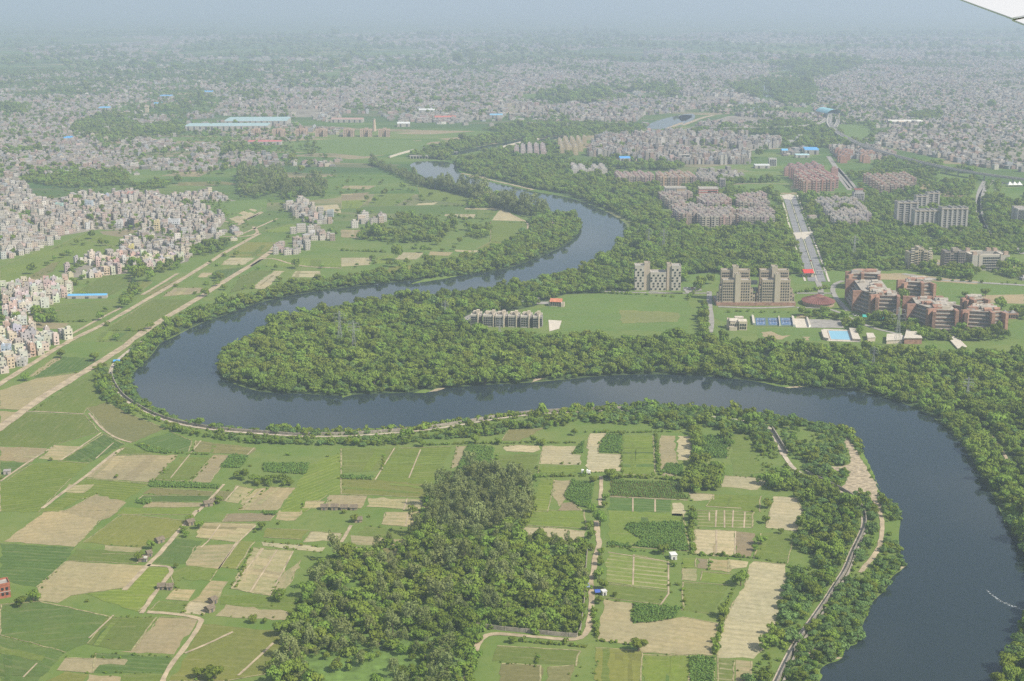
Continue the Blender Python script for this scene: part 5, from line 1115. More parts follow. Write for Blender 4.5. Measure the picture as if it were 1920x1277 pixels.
PAL = np.array([(.62,.57,.48),(.70,.68,.64),(.66,.62,.55),(.50,.47,.43),(.42,.39,.36),(.58,.42,.33),(.60,.52,.36),(.45,.27,.21),(.55,.50,.46),(.72,.70,.66),(.40,.46,.52),(.60,.38,.36),(.48,.42,.35),(.36,.34,.33)])
PNAME = ['cream','white','pale cream','grey','dark grey','salmon','tan','brick red','pale grey','bright white','bluish grey','pinkish','brown','charcoal']
_uv = np.array([[0,0],[1,0],[1,1],[0,1]])
def town_mesh(name, X, Y, Wd, Dp, Ht, Rt, C, roofc, label, cat):
    n = len(X)
    c, s = np.cos(Rt), np.sin(Rt)
    cx_ = np.stack([-Wd/2, Wd/2, Wd/2, -Wd/2], 1); cy_ = np.stack([-Dp/2, -Dp/2, Dp/2, Dp/2], 1)
    x = X[:, None] + cx_*c[:, None] - cy_*s[:, None]; y = Y[:, None] + cx_*s[:, None] + cy_*c[:, None]
    V = np.zeros((n, 8, 3)); V[:, :4, 0] = x; V[:, 4:, 0] = x; V[:, :4, 1] = y; V[:, 4:, 1] = y; V[:, 4:, 2] = Ht[:, None]
    f = np.array([(0,1,5,4),(1,2,6,5),(2,3,7,6),(3,0,4,7),(4,5,6,7)])
    F = (np.arange(n)[:, None, None]*8 + f).reshape(-1, 4)
    col = np.repeat(C[:, None, :], 5, 1); col[:, 4] = roofc
    L_ = np.stack([Wd, Dp, Wd, Dp, np.zeros(n)], 1); Hh = np.repeat(Ht[:, None], 5, 1); Hh[:, 4] = 0
    uv = _uv[None, None] * np.stack([L_, Hh], -1)[:, :, None, :]
    me = np_mesh(name, V.reshape(-1, 3), F, [TOWN], col.reshape(-1, 3), uv.reshape(-1, 2))
    o = bpy.data.objects.new(name, me); COL.objects.link(o)
    return tag(o, label, cat, kind='stuff')
TOWN, t, b = newmat('town_plaster')
tn = N(t, 'Attribute', attribute_name='Tone').outputs['Color']
uvn = N(t, 'UVMap', uv_map='Wall').outputs[0]; su = N(t, 'SeparateXYZ', {0: uvn})
wf = lambda s_, p_, lo, hi: math2(t, 'MULTIPLY', math2(t, 'GREATER_THAN', math2(t, 'FRACT', math2(t, 'DIVIDE', s_, p_)), lo), math2(t, 'LESS_THAN', math2(t, 'FRACT', math2(t, 'DIVIDE', s_, p_)), hi))
win = math2(t, 'MULTIPLY', wf(su.outputs[0], 2.9, .3, .7), wf(su.outputs[1], 3.1, .3, .72))
dirt = ramp(t, noise(t, pos(t), .3, 4), .4, .75, 0, .4)
setc(t, b, mix(t, math2(t, 'MULTIPLY', win, .85), mix(t, dirt, tn, mix(t, .5, tn, (.12, .11, .1))), (.05, .055, .06)))

# ------------------------------------------------------------------ towns
def houses(poly, sp, ang, jit, street=6, keep=.85, hs=(2, 4), big=0.0, dens=None):
    """house sites: x, y, width, depth, height, angle, palette number"""
    poly = gp(poly) if poly[0][1] < 1400 and not isinstance(poly, np.ndarray) else poly
    P, I, J = lattice(poly, sp[0], sp[1], ang, jit)
    k = (J % street != 0) & (I % 11 != 0) & (rng.random(len(P)) < keep)
    if dens: k &= vn(P, dens[0]) > dens[1]
    k &= in_frame(P)
    P = P[k]; P = P[free(P)]
    n = len(P)
    zw = np.exp(rng.normal(0, .22, (n, 2)))
    st = rng.integers(hs[0], hs[1] + 1, n) + (rng.random(n) < .12)
    return np.c_[P, np.minimum(.84*zw[:, 0], 1.25)*sp[0], np.minimum(.84*zw[:, 1], 1.25)*sp[1], st*3.1 + rng.uniform(.3, 1, n), ang + rng.normal(0, .05, n), rng.integers(0, len(PAL), n), st]
LT = [houses(M1((330,180),(450,130),(640,128),(800,140),(950,150),(1180,135),(1330,170),(1290,250),(1230,300),(1200,370),(1080,430),(1060,500),(990,530),(860,560),(800,570),(700,575),(600,590),(500,610),(350,605),(345,580),(440,510),(560,480),(640,470),(720,385),(820,345),(760,325),(560,330),(480,330)), (7.8, 8.4), .55, 1.5, 6, .74, (1, 3), 0, (42, .28)),
      houses(M1((90,230),(160,170),(330,180),(480,330),(330,370),(290,320),(270,250)), (8, 8.4), .55, 1.5, 6, .75, (1, 3)),
      houses([(0,552),(20,540),(62,535),(112,530),(150,528),(140,545),(120,560),(62,590),(55,612),(0,622)], (8, 8.4), .35, 1.8, 6, .75, (1, 3)),
      houses([(0,625),(18,618),(62,615),(72,640),(100,628),(128,628),(130,640),(95,662),(60,690),(0,705)], (8, 8.4), .6, 1.8, 6, .75, (1, 3)),
      houses(M1((0,40),(60,20),(160,110),(200,200),(90,250),(280,290),(380,350),(270,430),(150,470),(0,510)), (8.4, 9), .5, 1.8, 6, .75, (1, 3)),
      houses(M1((1520,440),(1560,415),(1700,405),(1750,440),(1660,475),(1520,475)), (8, 8), .4, 2, 6, .6, (1, 3)), houses(M1((1600,210),(1680,160),(1830,225),(1880,300),(1700,300)), (8.4, 9), .4, 2.5, 6, .45, (1, 3)),
      houses(M1((1620,340),(1760,330),(1920,350),(2040,265),(2160,250),(2165,300),(2000,330),(1900,400),(1650,400)), (11, 11), .3, 3, 6, .4, (1, 3)),
      houses(M1((1270,330),(1400,330),(1380,410),(1100,450),(1200,390)), (12, 12), .5, 3, 6, .4, (1, 2))]
LT = np.concatenate(LT)
# the slate, yellow, cream and blue blocks that stand out
SPECIAL = [(247,476,9,15,(.62,.55,.20),'bright yellow five-storey block standing out in the western town'), (246,428,10,16,(.06,.065,.08),'dark slate-coloured block at the field edge of the western town'), (295,432,9,17,(.62,.53,.32),'tall tan block rising at the middle of the western town'), (225,427,11,13,(.62,.62,.60),'white ribbed block left of the dark slate block'), (168,393,13,16,(.45,.51,.56),'big bluish grey block at the back of the western town'), (200,380,8,14,(.45,.50,.62),'pale blue block with dark end wall at the back of the western town'), (112,393,13,11,(.42,.60,.54),'mint green flat-fronted block at the town back'), (247,372,14,11,(.60,.30,.26),'long red-pink block at the back edge of the western town'), (327,426,20,14,(.66,.68,.70),'wide white block with blue roof in the middle of the western town'), (13,668,13,20,(.48,.55,.66),'tall pale blue tower house at the left margin'), (50,627,17,13,(.55,.34,.25),'salmon brick-sided house near the left margin'), (318,494,14,13,(.60,.56,.36),'pale yellow block at the riverward town edge'), (42,685,15,12,(.48,.47,.45),'grey plastered block by the lane at the left margin'), (620,408,11,13,(.42,.46,.47),'single grey block in the fields right of the hamlet'), (586,446,9,12,(.72,.70,.68),'white house at the front of the small hamlet')]
HOUSE_N = 300
def house(label, group, x, y, w, dp, ht, rz, col, hut_):
    mb = MB().box(-w/2, w/2, -dp/2, dp/2, 0, ht, 0, 1)
    t_ = .25
    mb.box(-w/2-.04, w/2+.04, -dp/2-.04, -dp/2+t_, ht-.01, ht+.9, 0).box(-w/2-.04, w/2+.04, dp/2-t_, dp/2+.04, ht-.01, ht+.9, 0).box(-w/2-.04, -w/2+t_, -dp/2+t_, dp/2-t_, ht-.01, ht+.9, 0).box(w/2-t_, w/2+.04, -dp/2+t_, dp/2-t_, ht-.01, ht+.9, 0)
    fl = max(1, int(ht / 3.05))
    for j in range(fl):
        z = j*3.05
        for i in range(max(1, int(w/3))):
            xx = -w/2 + w*(i+.5)/max(1, int(w/3))
            if R.random() < .85: mb.box(xx-.65, xx+.65, -dp/2-.04, -dp/2+.01, z+1, z+2.4, 2)
        for i in range(max(1, int(dp/3.4))):
            yy = -dp/2 + dp*(i+.5)/max(1, int(dp/3.4))
            if R.random() < .6: mb.box(w/2-.01, w/2+.04, yy-.6, yy+.6, z+1, z+2.4, 2)
        if j and R.random() < .5: mb.box(-w/2+.4, w/2-.4, -dp/2-.95, -dp/2-.045, z-.1, z+.75, 0)
    o = mb.build('town_house', [WALL, R.choice((ROOFC, ROOFD, STONE)), GLASS], None, col)
    o.location = (x, y, 0); o.rotation_euler = (0, 0, rz); tag(o, label, 'house', group)
    if hut_:
        a, c_ = R.uniform(1.2, 2), R.uniform(1.4, 2.2); xx, yy = R.choice((-1, 1))*(w/2-a-.4), R.choice((-1, 1))*(dp/2-c_-.4)
        sr_ = MB().box(xx-a, xx+a, yy-c_, yy+c_, ht+.005, ht+2.6).build('stair_room', WALL, o, col)
        if R.random() < .4: MB().cone((xx, yy, ht+2.6), (xx, yy, ht+3.8), .6, .6, 8).build('water_tank', R.choice((DARKW, WHITE)), sr_)
    return o
marks = [(g(u, v), n_) for u, v, n_ in ((247,476,'the bright yellow block'), (246,428,'the dark slate block'), (295,432,'the tall tan block'), (168,393,'the bluish grey block'), (112,393,'the mint green block'), (327,426,'the wide white block'), (13,668,'the pale blue tower house'), (50,627,'the salmon house'), (163,560,'the long blue shed'), (586,446,'the white hamlet house'), (620,408,'the lone grey block'), (318,494,'the pale yellow block'), (170,510,'the grey block by the field'), (435,388,'the town end at the dirt tracks'), (360,440,'the far-right town quarter'), (40,430,'the brown left-margin quarter'), (60,560,'the left-margin village'), (330,372,'the rear town edge'))]
for (u, v, wp, hp, c_, lab) in SPECIAL:
    x, y = g(u, v); k = mpp(u, v)
    LT = LT[np.hypot(LT[:, 0]-x, LT[:, 1]-y-4) > wp*k*.5+7]
    excl([(x-wp*k/2-2, y-6), (x+wp*k/2+2, y-6), (x+wp*k/2+2, y+9), (x-wp*k/2-2, y+9)])
    house(lab, 'houses of the western towns', x, y, wp*k, 10, hp*k/.97, math.radians(R.uniform(-6, 12)), c_, True)
LT = LT[np.argsort(LT[:, 1])]
STW = ['zero','one-storey','two-storey','three-storey','four-storey','five-storey','six-storey','seven-storey']
lab_n = {}
ind = []
for r in LT[:HOUSE_N - len(SPECIAL)]:
    x, y = r[0], r[1]
    (mx, my), nm = min(marks, key=lambda q: math.dist(q[0], (x, y)))
    dx, dy = x - mx, (y - my)
    if math.hypot(dx, dy) < 14: rel = 'close to'
    else: rel = ('right of' if dx > 0 else 'left of') if abs(dx) > abs(dy) else ('behind' if dy > 0 else 'in front of')
    hut_ = R.random() < .6
    lab = '%s%s %s house %s %s' % (PNAME[int(r[6])], '' if hut_ else ' flat-roofed', STW[int(r[7])], rel, nm)
    c_ = tuple(min(.85, (q*.6 + w_*.4)*R.uniform(.88, 1.1)) for q, w_ in zip(PAL[int(r[6])], (.57, .52, .44)))
    ind.append((lab, house(lab, 'houses of the western towns', x, y, r[2], r[3], r[4], r[5], c_, hut_)))
ORD = ['first','second','third','fourth','fifth','sixth','seventh','eighth','ninth','tenth','eleventh','twelfth']
def tell_apart(pairs, most=12):
    by = {}
    for lab, o in pairs: by.setdefault(lab, []).append(o)
    for lab, os_ in by.items():
        if 1 < len(os_) <= most:
            os_.sort(key=lambda o: px(o.location.x, o.location.y)[0])
            for i, o in enumerate(os_):
                o['label'] = lab + ', %s from left' % ORD[i] if i else lab + ', leftmost such'
                if len(o['label'].split()) > 16: o['label'] = o['label'].replace(' the ', ' ', 1)
tell_apart(ind)
ST = [LT[HOUSE_N - len(SPECIAL):]]
sheet('town_ground', gp(M1((160,180),(450,130),(800,140),(1180,135),(1330,170),(1290,250),(1200,370),(1080,430),(1060,510),(860,565),(600,590),(350,605),(345,580),(640,470),(720,385),(820,345),(560,330),(330,370),(200,250))), TOWNG, .04)
CITY = [ # polygon, spacing, angle, storeys, keep, density
 (T1((0,520),(300,560),(600,540),(900,520),(760,560),(560,640),(400,700),(360,760),(400,800),(560,800),(640,850),(500,960),(0,960)), (13,14), .4, (1,3), .8, (160,.32)),
 (T1((640,860),(700,800),(900,780),(1100,800),(1250,830),(1230,880),(1200,960),(500,960)), (12,13), .3, (1,3), .7, (110,.4)),
 (T1((1250,880),(1300,860),(1500,870),(1650,890),(1600,940),(1250,940)), (14,14), .2, (1,4), .6, None),
 (M1((0,0),(500,0),(740,10),(400,25),(160,40),(60,20)), (12,13), .4, (1,3), .6, (90,.42)),
 (M1((940,-40),(1250,-20),(1240,5),(1000,10)), (14,14), .2, (1,3), .5, None),
 (T1((1100,480),(1500,478),(1920,520),(1920,660),(1600,660),(1250,650),(1180,620),(1300,570)), (15,16), .3, (1,4), .75, (200,.38)),
 (T1((1050,650),(1200,640),(1200,665),(1060,672)), (12,12), .1, (2,4), .8, None),
 (T1((350,400),(700,375),(1000,365),(1010,380),(700,400),(430,430)), (20,22), .3, (1,3), .6, (200,.4)),
 (T1((600,490),(1000,460),(1100,500),(900,515),(620,530)), (18,18), .3, (1,3), .55, (200,.4)), (T1((760,680),(950,670),(960,700),(800,705)), (13,14), .2, (1,3), .6, None),
 (T2((0,420),(300,392),(800,392),(1000,352),(1500,342),(1920,380),(1920,490),(1500,490),(1020,520),(1000,590),(800,630),(300,620),(0,600)), (17,18), .25, (2,4), .8, (300,.30)),
 (T2((1010,590),(1300,580),(1920,560),(1920,630),(1700,650),(1650,690),(1300,695),(1250,640),(950,625)), (14,15), .2, (2,5), .85, (200,.28)),
 (T2((0,520),(300,500),(600,560),(500,640),(0,640)), (16,17), .3, (2,4), .6, (150,.4)), (T2((200,640),(800,600),(1000,650),(600,700),(250,680)), (18,20), .2, (1,2), .35, None),
 (T2((1000,540),(1450,510),(1900,520),(1900,560),(1000,590)), (17,17), .2, (1,3), .45, (200,.45)),
 (T3((730,470),(1000,375),(1500,352),(1990,330),(1990,960),(1660,940),(1450,890),(1150,830),(1090,760),(1300,690),(1450,680),(1450,630),(900,600),(740,560)), (15,16), .2, (2,4), .85, (220,.30)),
 (T3((0,370),(480,365),(480,420),(400,440),(250,480),(420,560),(380,590),(0,620)), (17,18), .2, (2,4), .85, (260,.28)),
 (T3((0,730),(250,655),(420,635),(780,655),(790,690),(600,725),(60,738)), (13,14), .2, (2,4), .8, (150,.3)),
 (T3((0,305),(600,295),(1000,265),(1500,255),(1990,250),(1990,335),(600,338),(0,335)), (30,32), .2, (2,4), .6, (600,.42)),
 (T2((100,190),(900,185),(1600,170),(1920,185),(3840,190),(3840,255),(1920,240),(1000,300),(200,290)), (42,42), .2, (2,4), .5, (1100,.47)),
 (T2((1750,280),(1920,270),(1920,350),(1650,345),(1700,320)), (26,26), .2, (2,4), .6, (400,.42)),
 (T1((0,215),(1920,190),(2600,185),(2600,330),(1500,370),(200,330)), (55,55), .2, (1,3), .4, (1300,.52)),
 (T2((1385,880),(1420,800),(1500,770),(1700,765),(1920,745),(1920,925),(1600,905),(1540,885)), (11,12), .15, (3,6), .9, (90,.2)),
 (T3((0,760),(330,765),(550,790),(545,830),(380,850),(375,925),(0,925)), (11,12), .15, (3,6), .88, (90,.25)),
 (T3((820,835),(1080,830),(1200,870),(1090,900),(870,890)), (12,12), .2, (2,4), .85, None),
 (T3((560,840),(700,835),(700,870),(560,880)), (16,16), .2, (1,3), .4, None),
 (M3((90,0),(340,0),(330,55),(250,60),(90,40)), (13,13), .2, (1,3), .5, None), (M3((1880,570),(1990,575),(1990,620),(1880,615)), (11,11), .2, (1,2), .6, None),
 (M3((480,560),(900,170),(960,165),(960,190),(800,200)), (16,16), .2, (1,2), .2, None),
 ([(0,140),(640,125),(640,325),(0,330)], (15,16), .35, (2,3), .30, (130,.5)), ([(640,118),(1000,110),(1920,108),(1920,330),(1500,240),(1000,240),(640,225)], (19,20), .25, (2,3), .32, (220,.48)),
 (T3((740,620),(800,600),(810,650),(770,655)), (14,14), .2, (2,4), .6, None), (T3((900,630),(1300,640),(1300,680),(1100,690),(900,670)), (14,15), .2, (1,3), .6, (150,.35)),
]
for i, (pl_, sp, ang, hs, kp, dn) in enumerate(CITY):
    sp = (sp[0]*.8, sp[1]*.8); hs = (max(1, hs[0]-1), max(2, hs[1]-1))
    ST.append(houses(pl_, sp, ang, sp[0]*.14, 6, kp, hs, 0, dn))
    if kp >= .75 and len(pl_) > 4: sheet('town_ground', gp(pl_), TOWNG, .03 + .001*i)
ST = np.concatenate(ST)
sub = ST[rng.random(len(ST)) < .4]
hutx = np.c_[sub[:, :2] + rng.uniform(-1.5, 1.5, (len(sub), 2)), sub[:, 2]*.4, sub[:, 3]*.4, sub[:, 4]+2.6, sub[:, 5:]]
AL = np.concatenate([ST, hutx])
cc = PAL[AL[:, 6].astype(int)] * rng.uniform(.85, 1.15, (len(AL), 1))
cc = (cc*.62 + np.array((.46, .42, .365))*.38)*.71*np.exp(rng.normal(0, .2, (len(AL), 1)))
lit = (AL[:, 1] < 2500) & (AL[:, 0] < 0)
cc[lit] = (cc[lit]*.75 + np.array((.50, .46, .39))*.25)*1.12  # creamier walls; the western town's front light is also put into this colour
roofs = .72*np.array([(.42,.39,.35),(.52,.48,.42),(.30,.28,.27),(.42,.32,.26),(.50,.49,.48)])[rng.integers(0, 5, len(AL))] * rng.uniform(.8, 1.2, (len(AL), 1))
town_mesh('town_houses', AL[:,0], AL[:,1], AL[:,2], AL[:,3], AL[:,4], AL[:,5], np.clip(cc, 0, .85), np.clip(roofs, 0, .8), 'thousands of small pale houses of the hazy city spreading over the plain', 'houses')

# ------------------------------------------------------------------ colonies of like apartment blocks
BLOCKS = []
def colony(poly, sp, size, ang, hs, cols, label, group, most, dens=None, keep=.9):
    w = gp(poly); P, I, J = lattice(w, sp[0], sp[1], ang, .6)
    k = (rng.random(len(P)) < keep) & (I % 7 != 6); P = P[k]; P = P[free(P)]
    P = P[np.argsort(P[:, 1])][:most]
    protos = []
    for c_ in cols:
        for v_ in range(2):
            a, d_, hh = size[0]/2*R.uniform(.9, 1.05), size[1]/2, R.uniform(*hs)
            mb = MB().box(-a, a, -d_, d_, 0, hh, 0, 1); mb.box(-a*.25, a*.25, -d_-1.2, -d_-.01, 0, hh+1.5, 0)
            for j in range(int(hh/3)):
                for s_ in (-.75, -.42, .42, .75): mb.box(a*s_-.75, a*s_+.75, -d_-.05, -d_+.01, j*3+.9, j*3+2.3, 2)
                mb.box(-a*.95, -a*.3, -d_-.8, -d_-.055, j*3+.05, j*3+.5, 3); mb.box(a*.3, a*.95, -d_-.8, -d_-.055, j*3+.05, j*3+.5, 3)
                for s_ in (-.5, .3): mb.box(a-.01, a+.05, d_*s_-.6, d_*s_+.6, j*3+.9, j*3+2.3, 2)
            mb.box(-a-.05, a+.05, -d_-.06, -d_+.25, hh-.01, hh+.8, 3).box(-a-.05, a+.05, d_-.25, d_+.05, hh-.01, hh+.8, 3)
            me = mb.mesh('apartment_body', [WALL, ROOFD, GLASS, STONE])
            hm_ = MB().box(-a*.35, a*.2, -d_*.5, d_*.4, hh+.005, hh+3).box(a*.4, a*.75, d_*.1, d_*.5, hh+.005, hh+2).mesh('stair_room', [WALL])
            protos.append((c_, me, hm_))
    for i, (x, y) in enumerate(P):
        BLOCKS.append((x, y, ang, label, group, size, hs, *(protos[i % len(protos)] if R.random() < .5 else R.choice(protos))))
    if len(P): excl([(P[:,0].min()-6, P[:,1].min()-8), (P[:,0].max()+6, P[:,1].min()-8), (P[:,0].max()+6, P[:,1].max()+6), (P[:,0].min()-6, P[:,1].max()+6)]) if not dens else None
    for x, y in P: excl([(x-size[0]/2-1, y-size[1]/2-2), (x+size[0]/2+1, y-size[1]/2-2), (x+size[0]/2+1, y+size[1]/2+1), (x-size[0]/2-1, y+size[1]/2+1)])
Z6 = crop(1220, 320, 1920/420)
GP_ = [(.34,.265,.245), (.38,.29,.25), (.30,.255,.24), (.36,.32,.30)]
for q, nm in ((Z6((80,255),(330,245),(330,320),(200,340),(100,320)), 'below the ribbed school'), (Z6((400,270),(660,270),(660,350),(430,365)), 'below the red striped school'), (Z6((750,270),(990,265),(990,370),(760,380)), 'behind the yellow yard'), (Z6((180,345),(420,370),(380,470),(250,480)), 'at the wood corner'), (Z6((400,400),(690,395),(690,490),(410,500)), 'in the middle row by the wood'), (Z6((740,400),(1020,400),(1030,500),(760,505)), 'at the right end by the avenue')):
    colony(q, (14, 18), (13, 10), .08, (13, 17.5), GP_, 'pinkish grey flat block with balconies, %s' % nm, 'pink-grey colony blocks left of the avenue', 34, True)
for q, nm in ((Z6((1360,285),(1740,290),(1750,350),(1440,360)), 'rear rows right of the avenue'), (Z6((1470,380),(1560,380),(1560,420),(1480,430)), 'left side of the court right of the avenue'), (Z6((1520,400),(1840,395),(1890,500),(1540,500)), 'front rows right of the avenue'), (Z6((1750,330),(1820,340),(1850,400),(1760,400)), 'right side of the court right of the avenue')):
    colony(q, (13.5, 17), (12.5, 9.5), -.05, (11, 15), [(.40,.36,.335),(.36,.345,.335),(.45,.40,.36)], 'greyish flat block with balconies, %s' % nm, 'grey colony blocks right of the avenue', 30, True)
REDC = [(.38,.205,.185), (.42,.24,.21)]
colony(Z6((1275,200),(1590,200),(1590,55),(1200,55)), (16, 21), (13, 9), .0, (19, 22), REDC, 'tall narrow pink-red block in the dense red estate', 'pink-red estate blocks', 44)
colony(Z6((1165,5),(1440,0),(1460,40),(1170,45)), (17, 20), (13, 9), .0, (15, 18), REDC, 'pink-red block in the row behind the dense red estate', 'rear pink-red estate blocks', 14)
colony(M3((1030,60),(1290,45),(1310,140),(1080,130)), (18, 26), (15, 10), -.05, (13, 17), [(.38,.25,.20),(.34,.25,.21)], 'brown brick block with pale bands, right of the diagonal road', 'brown brick estate blocks', 30)
Z9 = crop(940, 240, 4.8)
colony(Z9((490,250),(700,255),(760,130),(560,145),(500,170)), (15, 26), (10, 9), .0, (17, 20), [(.56,.45,.27),(.52,.42,.26)], 'tan slender tower in the tan estate by the upstream water', 'tan estate towers', 34)
colony(Z9((75,260),(300,265),(460,265),(470,195),(250,185),(80,220)), (15, 24), (10, 9), .0, (13, 16), [(.52,.40,.38),(.58,.50,.47)], 'pinkish slender block in the pink estate by the upstream water', 'pink estate blocks', 34)
for q, nm, cs_ in ((Z9((590,390),(770,385),(775,440),(600,415)), 'white front terrace under the town', [(.58,.55,.5),(.6,.52,.46)]), (Z9((960,395),(1120,395),(1330,430),(1360,520),(1100,530),(1010,500),(980,460)), 'dark pink estate left of the ribbed school', [(.36,.245,.23),(.40,.28,.26)]), (Z9((1390,465),(1730,460),(1740,520),(1400,530)), 'dark pink estate behind the ribbed school', [(.36,.245,.23),(.42,.29,.22)]), (Z6((400,70),(550,70),(550,140),(410,140)), 'grey estate behind the red striped school', [(.36,.33,.31)]), (Z9((790,390),(940,390),(940,430),(800,440)), 'pale terrace right of the white one', [(.52,.48,.42)])):
    colony(q, (14, 18), (12.5, 9.5), .03, (13, 16), cs_, 'small flat block of the %s' % nm, nm + ' blocks', 24)
colony(T3((865,870),(950,870),(940,925),(870,925)), (18, 26), (15, 10), 0, (13, 17), [(.42,.22,.16)], 'orange-brown block below the viaduct, left group', 'orange-brown blocks', 8)
colony(T3((1000,880),(1075,870),(1070,925),(1000,925)), (18, 26), (15, 10), 0, (13, 17), [(.46,.27,.2)], 'orange-brown block below the viaduct, right group', 'orange-brown right blocks', 8)
BLOCKS.sort(key=lambda q: q[1])
for x, y, ang, label, group, size, hs, c_, me, hm_ in BLOCKS[:288]:
    o = bpy.data.objects.new('apartment_block', me); COL.objects.link(o); o.location = (x, y, 0); o.rotation_euler = (0, 0, ang + R.uniform(-.03, .03)); o.color = (*[q*R.uniform(.9, 1.1) for q in c_], 1)
    tag(o, label, 'apartment block', group)
    h2 = bpy.data.objects.new('stair_room', hm_); COL.objects.link(h2); h2.parent = o; h2.color = (*[min(.8, q*1.12) for q in c_], 1)
Q_ = BLOCKS[288:]; A_ = lambda f: np.array([f(q) for q in Q_], float)
hh_ = A_(lambda q: R.uniform(*q[6]))
X_ = np.r_[A_(lambda q: q[0]), A_(lambda q: q[0]) - 1]; Y_ = np.r_[A_(lambda q: q[1]), A_(lambda q: q[1]) + .5]
W_ = np.r_[A_(lambda q: q[5][0]), A_(lambda q: q[5][0])*.5]; D_ = np.r_[A_(lambda q: q[5][1]), A_(lambda q: q[5][1])*.5]; C_ = np.array([q[7] for q in Q_]); C_ = np.r_[C_, C_*1.15]
town_mesh('apartment_blocks', X_, Y_, W_, D_, np.r_[hh_, hh_ + 2.8], np.r_[A_(lambda q: q[2]), A_(lambda q: q[2])], C_, np.full((len(X_), 3), .27), 'further rows of like apartment blocks in the estates along the hazy upstream water', 'apartment blocks')
# ------------------------------------------------------------------ trees
def crown_np(seed, nq, nl, leaf, tall=1.0, flat=1.0, base=.42):
    """leaf clumps on overlapping boughs; crown radius 1, standing on z = 0."""
    r = np.random.default_rng(seed)
    Cn = [(0, 0, base + .55*tall, .58)]
    for i in range(nl):
        a = 6.2832*i/nl + r.uniform(-.5, .5); d_ = r.uniform(.35, .68)
        Cn.append((d_*math.cos(a), d_*math.sin(a), base + r.uniform(.15, .85)*tall*flat, r.uniform(.26, .46)))
    Cn = np.array(Cn); pw = Cn[:, 3]**2; pw /= pw.sum()
    k = r.choice(len(Cn), nq, p=pw)
    D = r.normal(0, 1, (nq, 3)); D[:, 2] += .35; D /= np.linalg.norm(D, axis=1, keepdims=True)
    P = Cn[k, :3] + D*Cn[k, 3:4]*r.uniform(.72, 1.08, (nq, 1))*np.array([1, 1, .8*flat*max(1, tall*.8)])
    P[:, 2] = np.maximum(P[:, 2], .16)
    nn = D + r.normal(0, .27, (nq, 3)); nn /= np.linalg.norm(nn, axis=1, keepdims=True)
    up = r.normal(0, 1, (nq, 3)); a = np.cross(nn, up); a /= np.linalg.norm(a, axis=1, keepdims=True); b_ = np.cross(nn, a)
    s = leaf*r.uniform(.6, 1.35, (nq, 1))
    V = np.stack([P-a*s, P-b_*s*.8, P+a*s*r.uniform(.7, 1.2, (nq, 1)), P+b_*s*.8], 1).reshape(-1, 3)
    return V, np.arange(nq*4).reshape(-1, 4)
VAR = []    # (mesh, class)
def variant(name, mat, *a, **k):
    V, F = crown_np(*a, **k); VAR.append(np_mesh(name, V, F, [mat]))
    return len(VAR) - 1
K_BROAD = [variant('broad_crown', LEAF, s, 430, 7, .125) for s in (1, 2, 3, 4)]
K_GREY = [variant('grey_crown', LEAFG, s, 420, 8, .11, tall=1.9, base=.75) for s in (11, 12, 13)]
K_SCRUB = [variant('scrub_crown', LEAFS, s, 380, 8, .12, tall=.6, flat=.7, base=.25) for s in (21, 22, 23)]
K_SHRUB = [variant('shrub_crown', LEAF, s, 120, 5, .2, tall=.7, base=.1) for s in (31, 32)]
K_LONE = [variant('lone_crown', LEAF, s, 1300, 9, .095, tall=1.05, base=.5) for s in (41, 42, 43)]
CROP = [variant('crop_tuft', LEAFC, s, 26, 4, .42, tall=1.1, base=.2) for s in (51, 52)]
def trunk_mesh(seed, tall=1.0):
    r = random.Random(seed); mb = MB().cone((0, 0, -.02), (0, 0, .55*tall), .075, .05, 7)
    for i in range(4):
        a = i*1.57 + r.uniform(-.4, .4); mb.cone((0, 0, (.38+.04*i)*tall), (.42*math.cos(a), .42*math.sin(a), (.75+.1*r.random())*tall), .04, .015, 5)
    return mb.mesh('trunk_limbs', [BARK])
TR, TRT = trunk_mesh(1), trunk_mesh(2, 1.7)
pts = []      # x, y, r, variant, site
SITE = ['broad leafy tree in the dense near wood behind the whitewashed wall', 'tall grey-green tree in the near wood behind the bare plot', 'spreading scrub tree between embankment road and river', 'bushy tree in the belt between fields and embankment road', 'leafy tree in the big wood across the river', 'leafy tree on the river bank at the right frame edge', 'tree or bush elsewhere on the plain', 'bushy hedge plant between field plots']
def wood(poly, sp, r, kinds, site, dens=None, ex=True, jit=.42):
    w = gp(poly); P, _, _ = lattice(w, sp, sp, R.uniform(0, 1.5), sp*jit)
    k = in_frame(P, 90)
    if dens: k &= (vn(P, dens[0])*.65 + vn(P, dens[0]/3)*.35) > dens[1]
    P = P[k]
    if ex and len(P): P = P[free(P)]
    n = len(P)
    if not n: return
    rr = r*np.exp(rng.normal(0, .32, n)); kk = rng.choice(kinds, n)
    pts.append(np.c_[P, rr, kk, np.full(n, site)])
def hedge(line, step, r):
    l = np.array(gp(line)); P = []
    for a, b_ in zip(l, l[1:]):
        n = max(1, int(np.linalg.norm(b_ - a)/step)); P += [a + (b_ - a)*i/n for i in range(n)]
    P = np.array(P) + rng.normal(0, step*.22, (len(P), 2)); P = P[rng.random(len(P)) < .85]; n = len(P)
    pts.append(np.c_[P, r*np.exp(rng.normal(0, .3, n)), rng.choice(K_SHRUB, n), np.full(n, 7)])
B, G_, Sc = K_BROAD, K_GREY, K_SCRUB
nearw = [(900,888),(960,892),(985,905),(1000,950),(985,985),(972,1000),(985,1010),(1020,1012),(1060,1020),(1095,1035),(1094,1110),(1091,1150),(1080,1188),(1000,1183),(900,1175),(885,1200),(875,1277),(850,1340),(500,1340),(515,1277),(540,1200),(560,1150),(590,1100),(600,1060),(640,1050),(700,1030),(770,1010),(795,980),(795,955),(810,925),(850,905)]
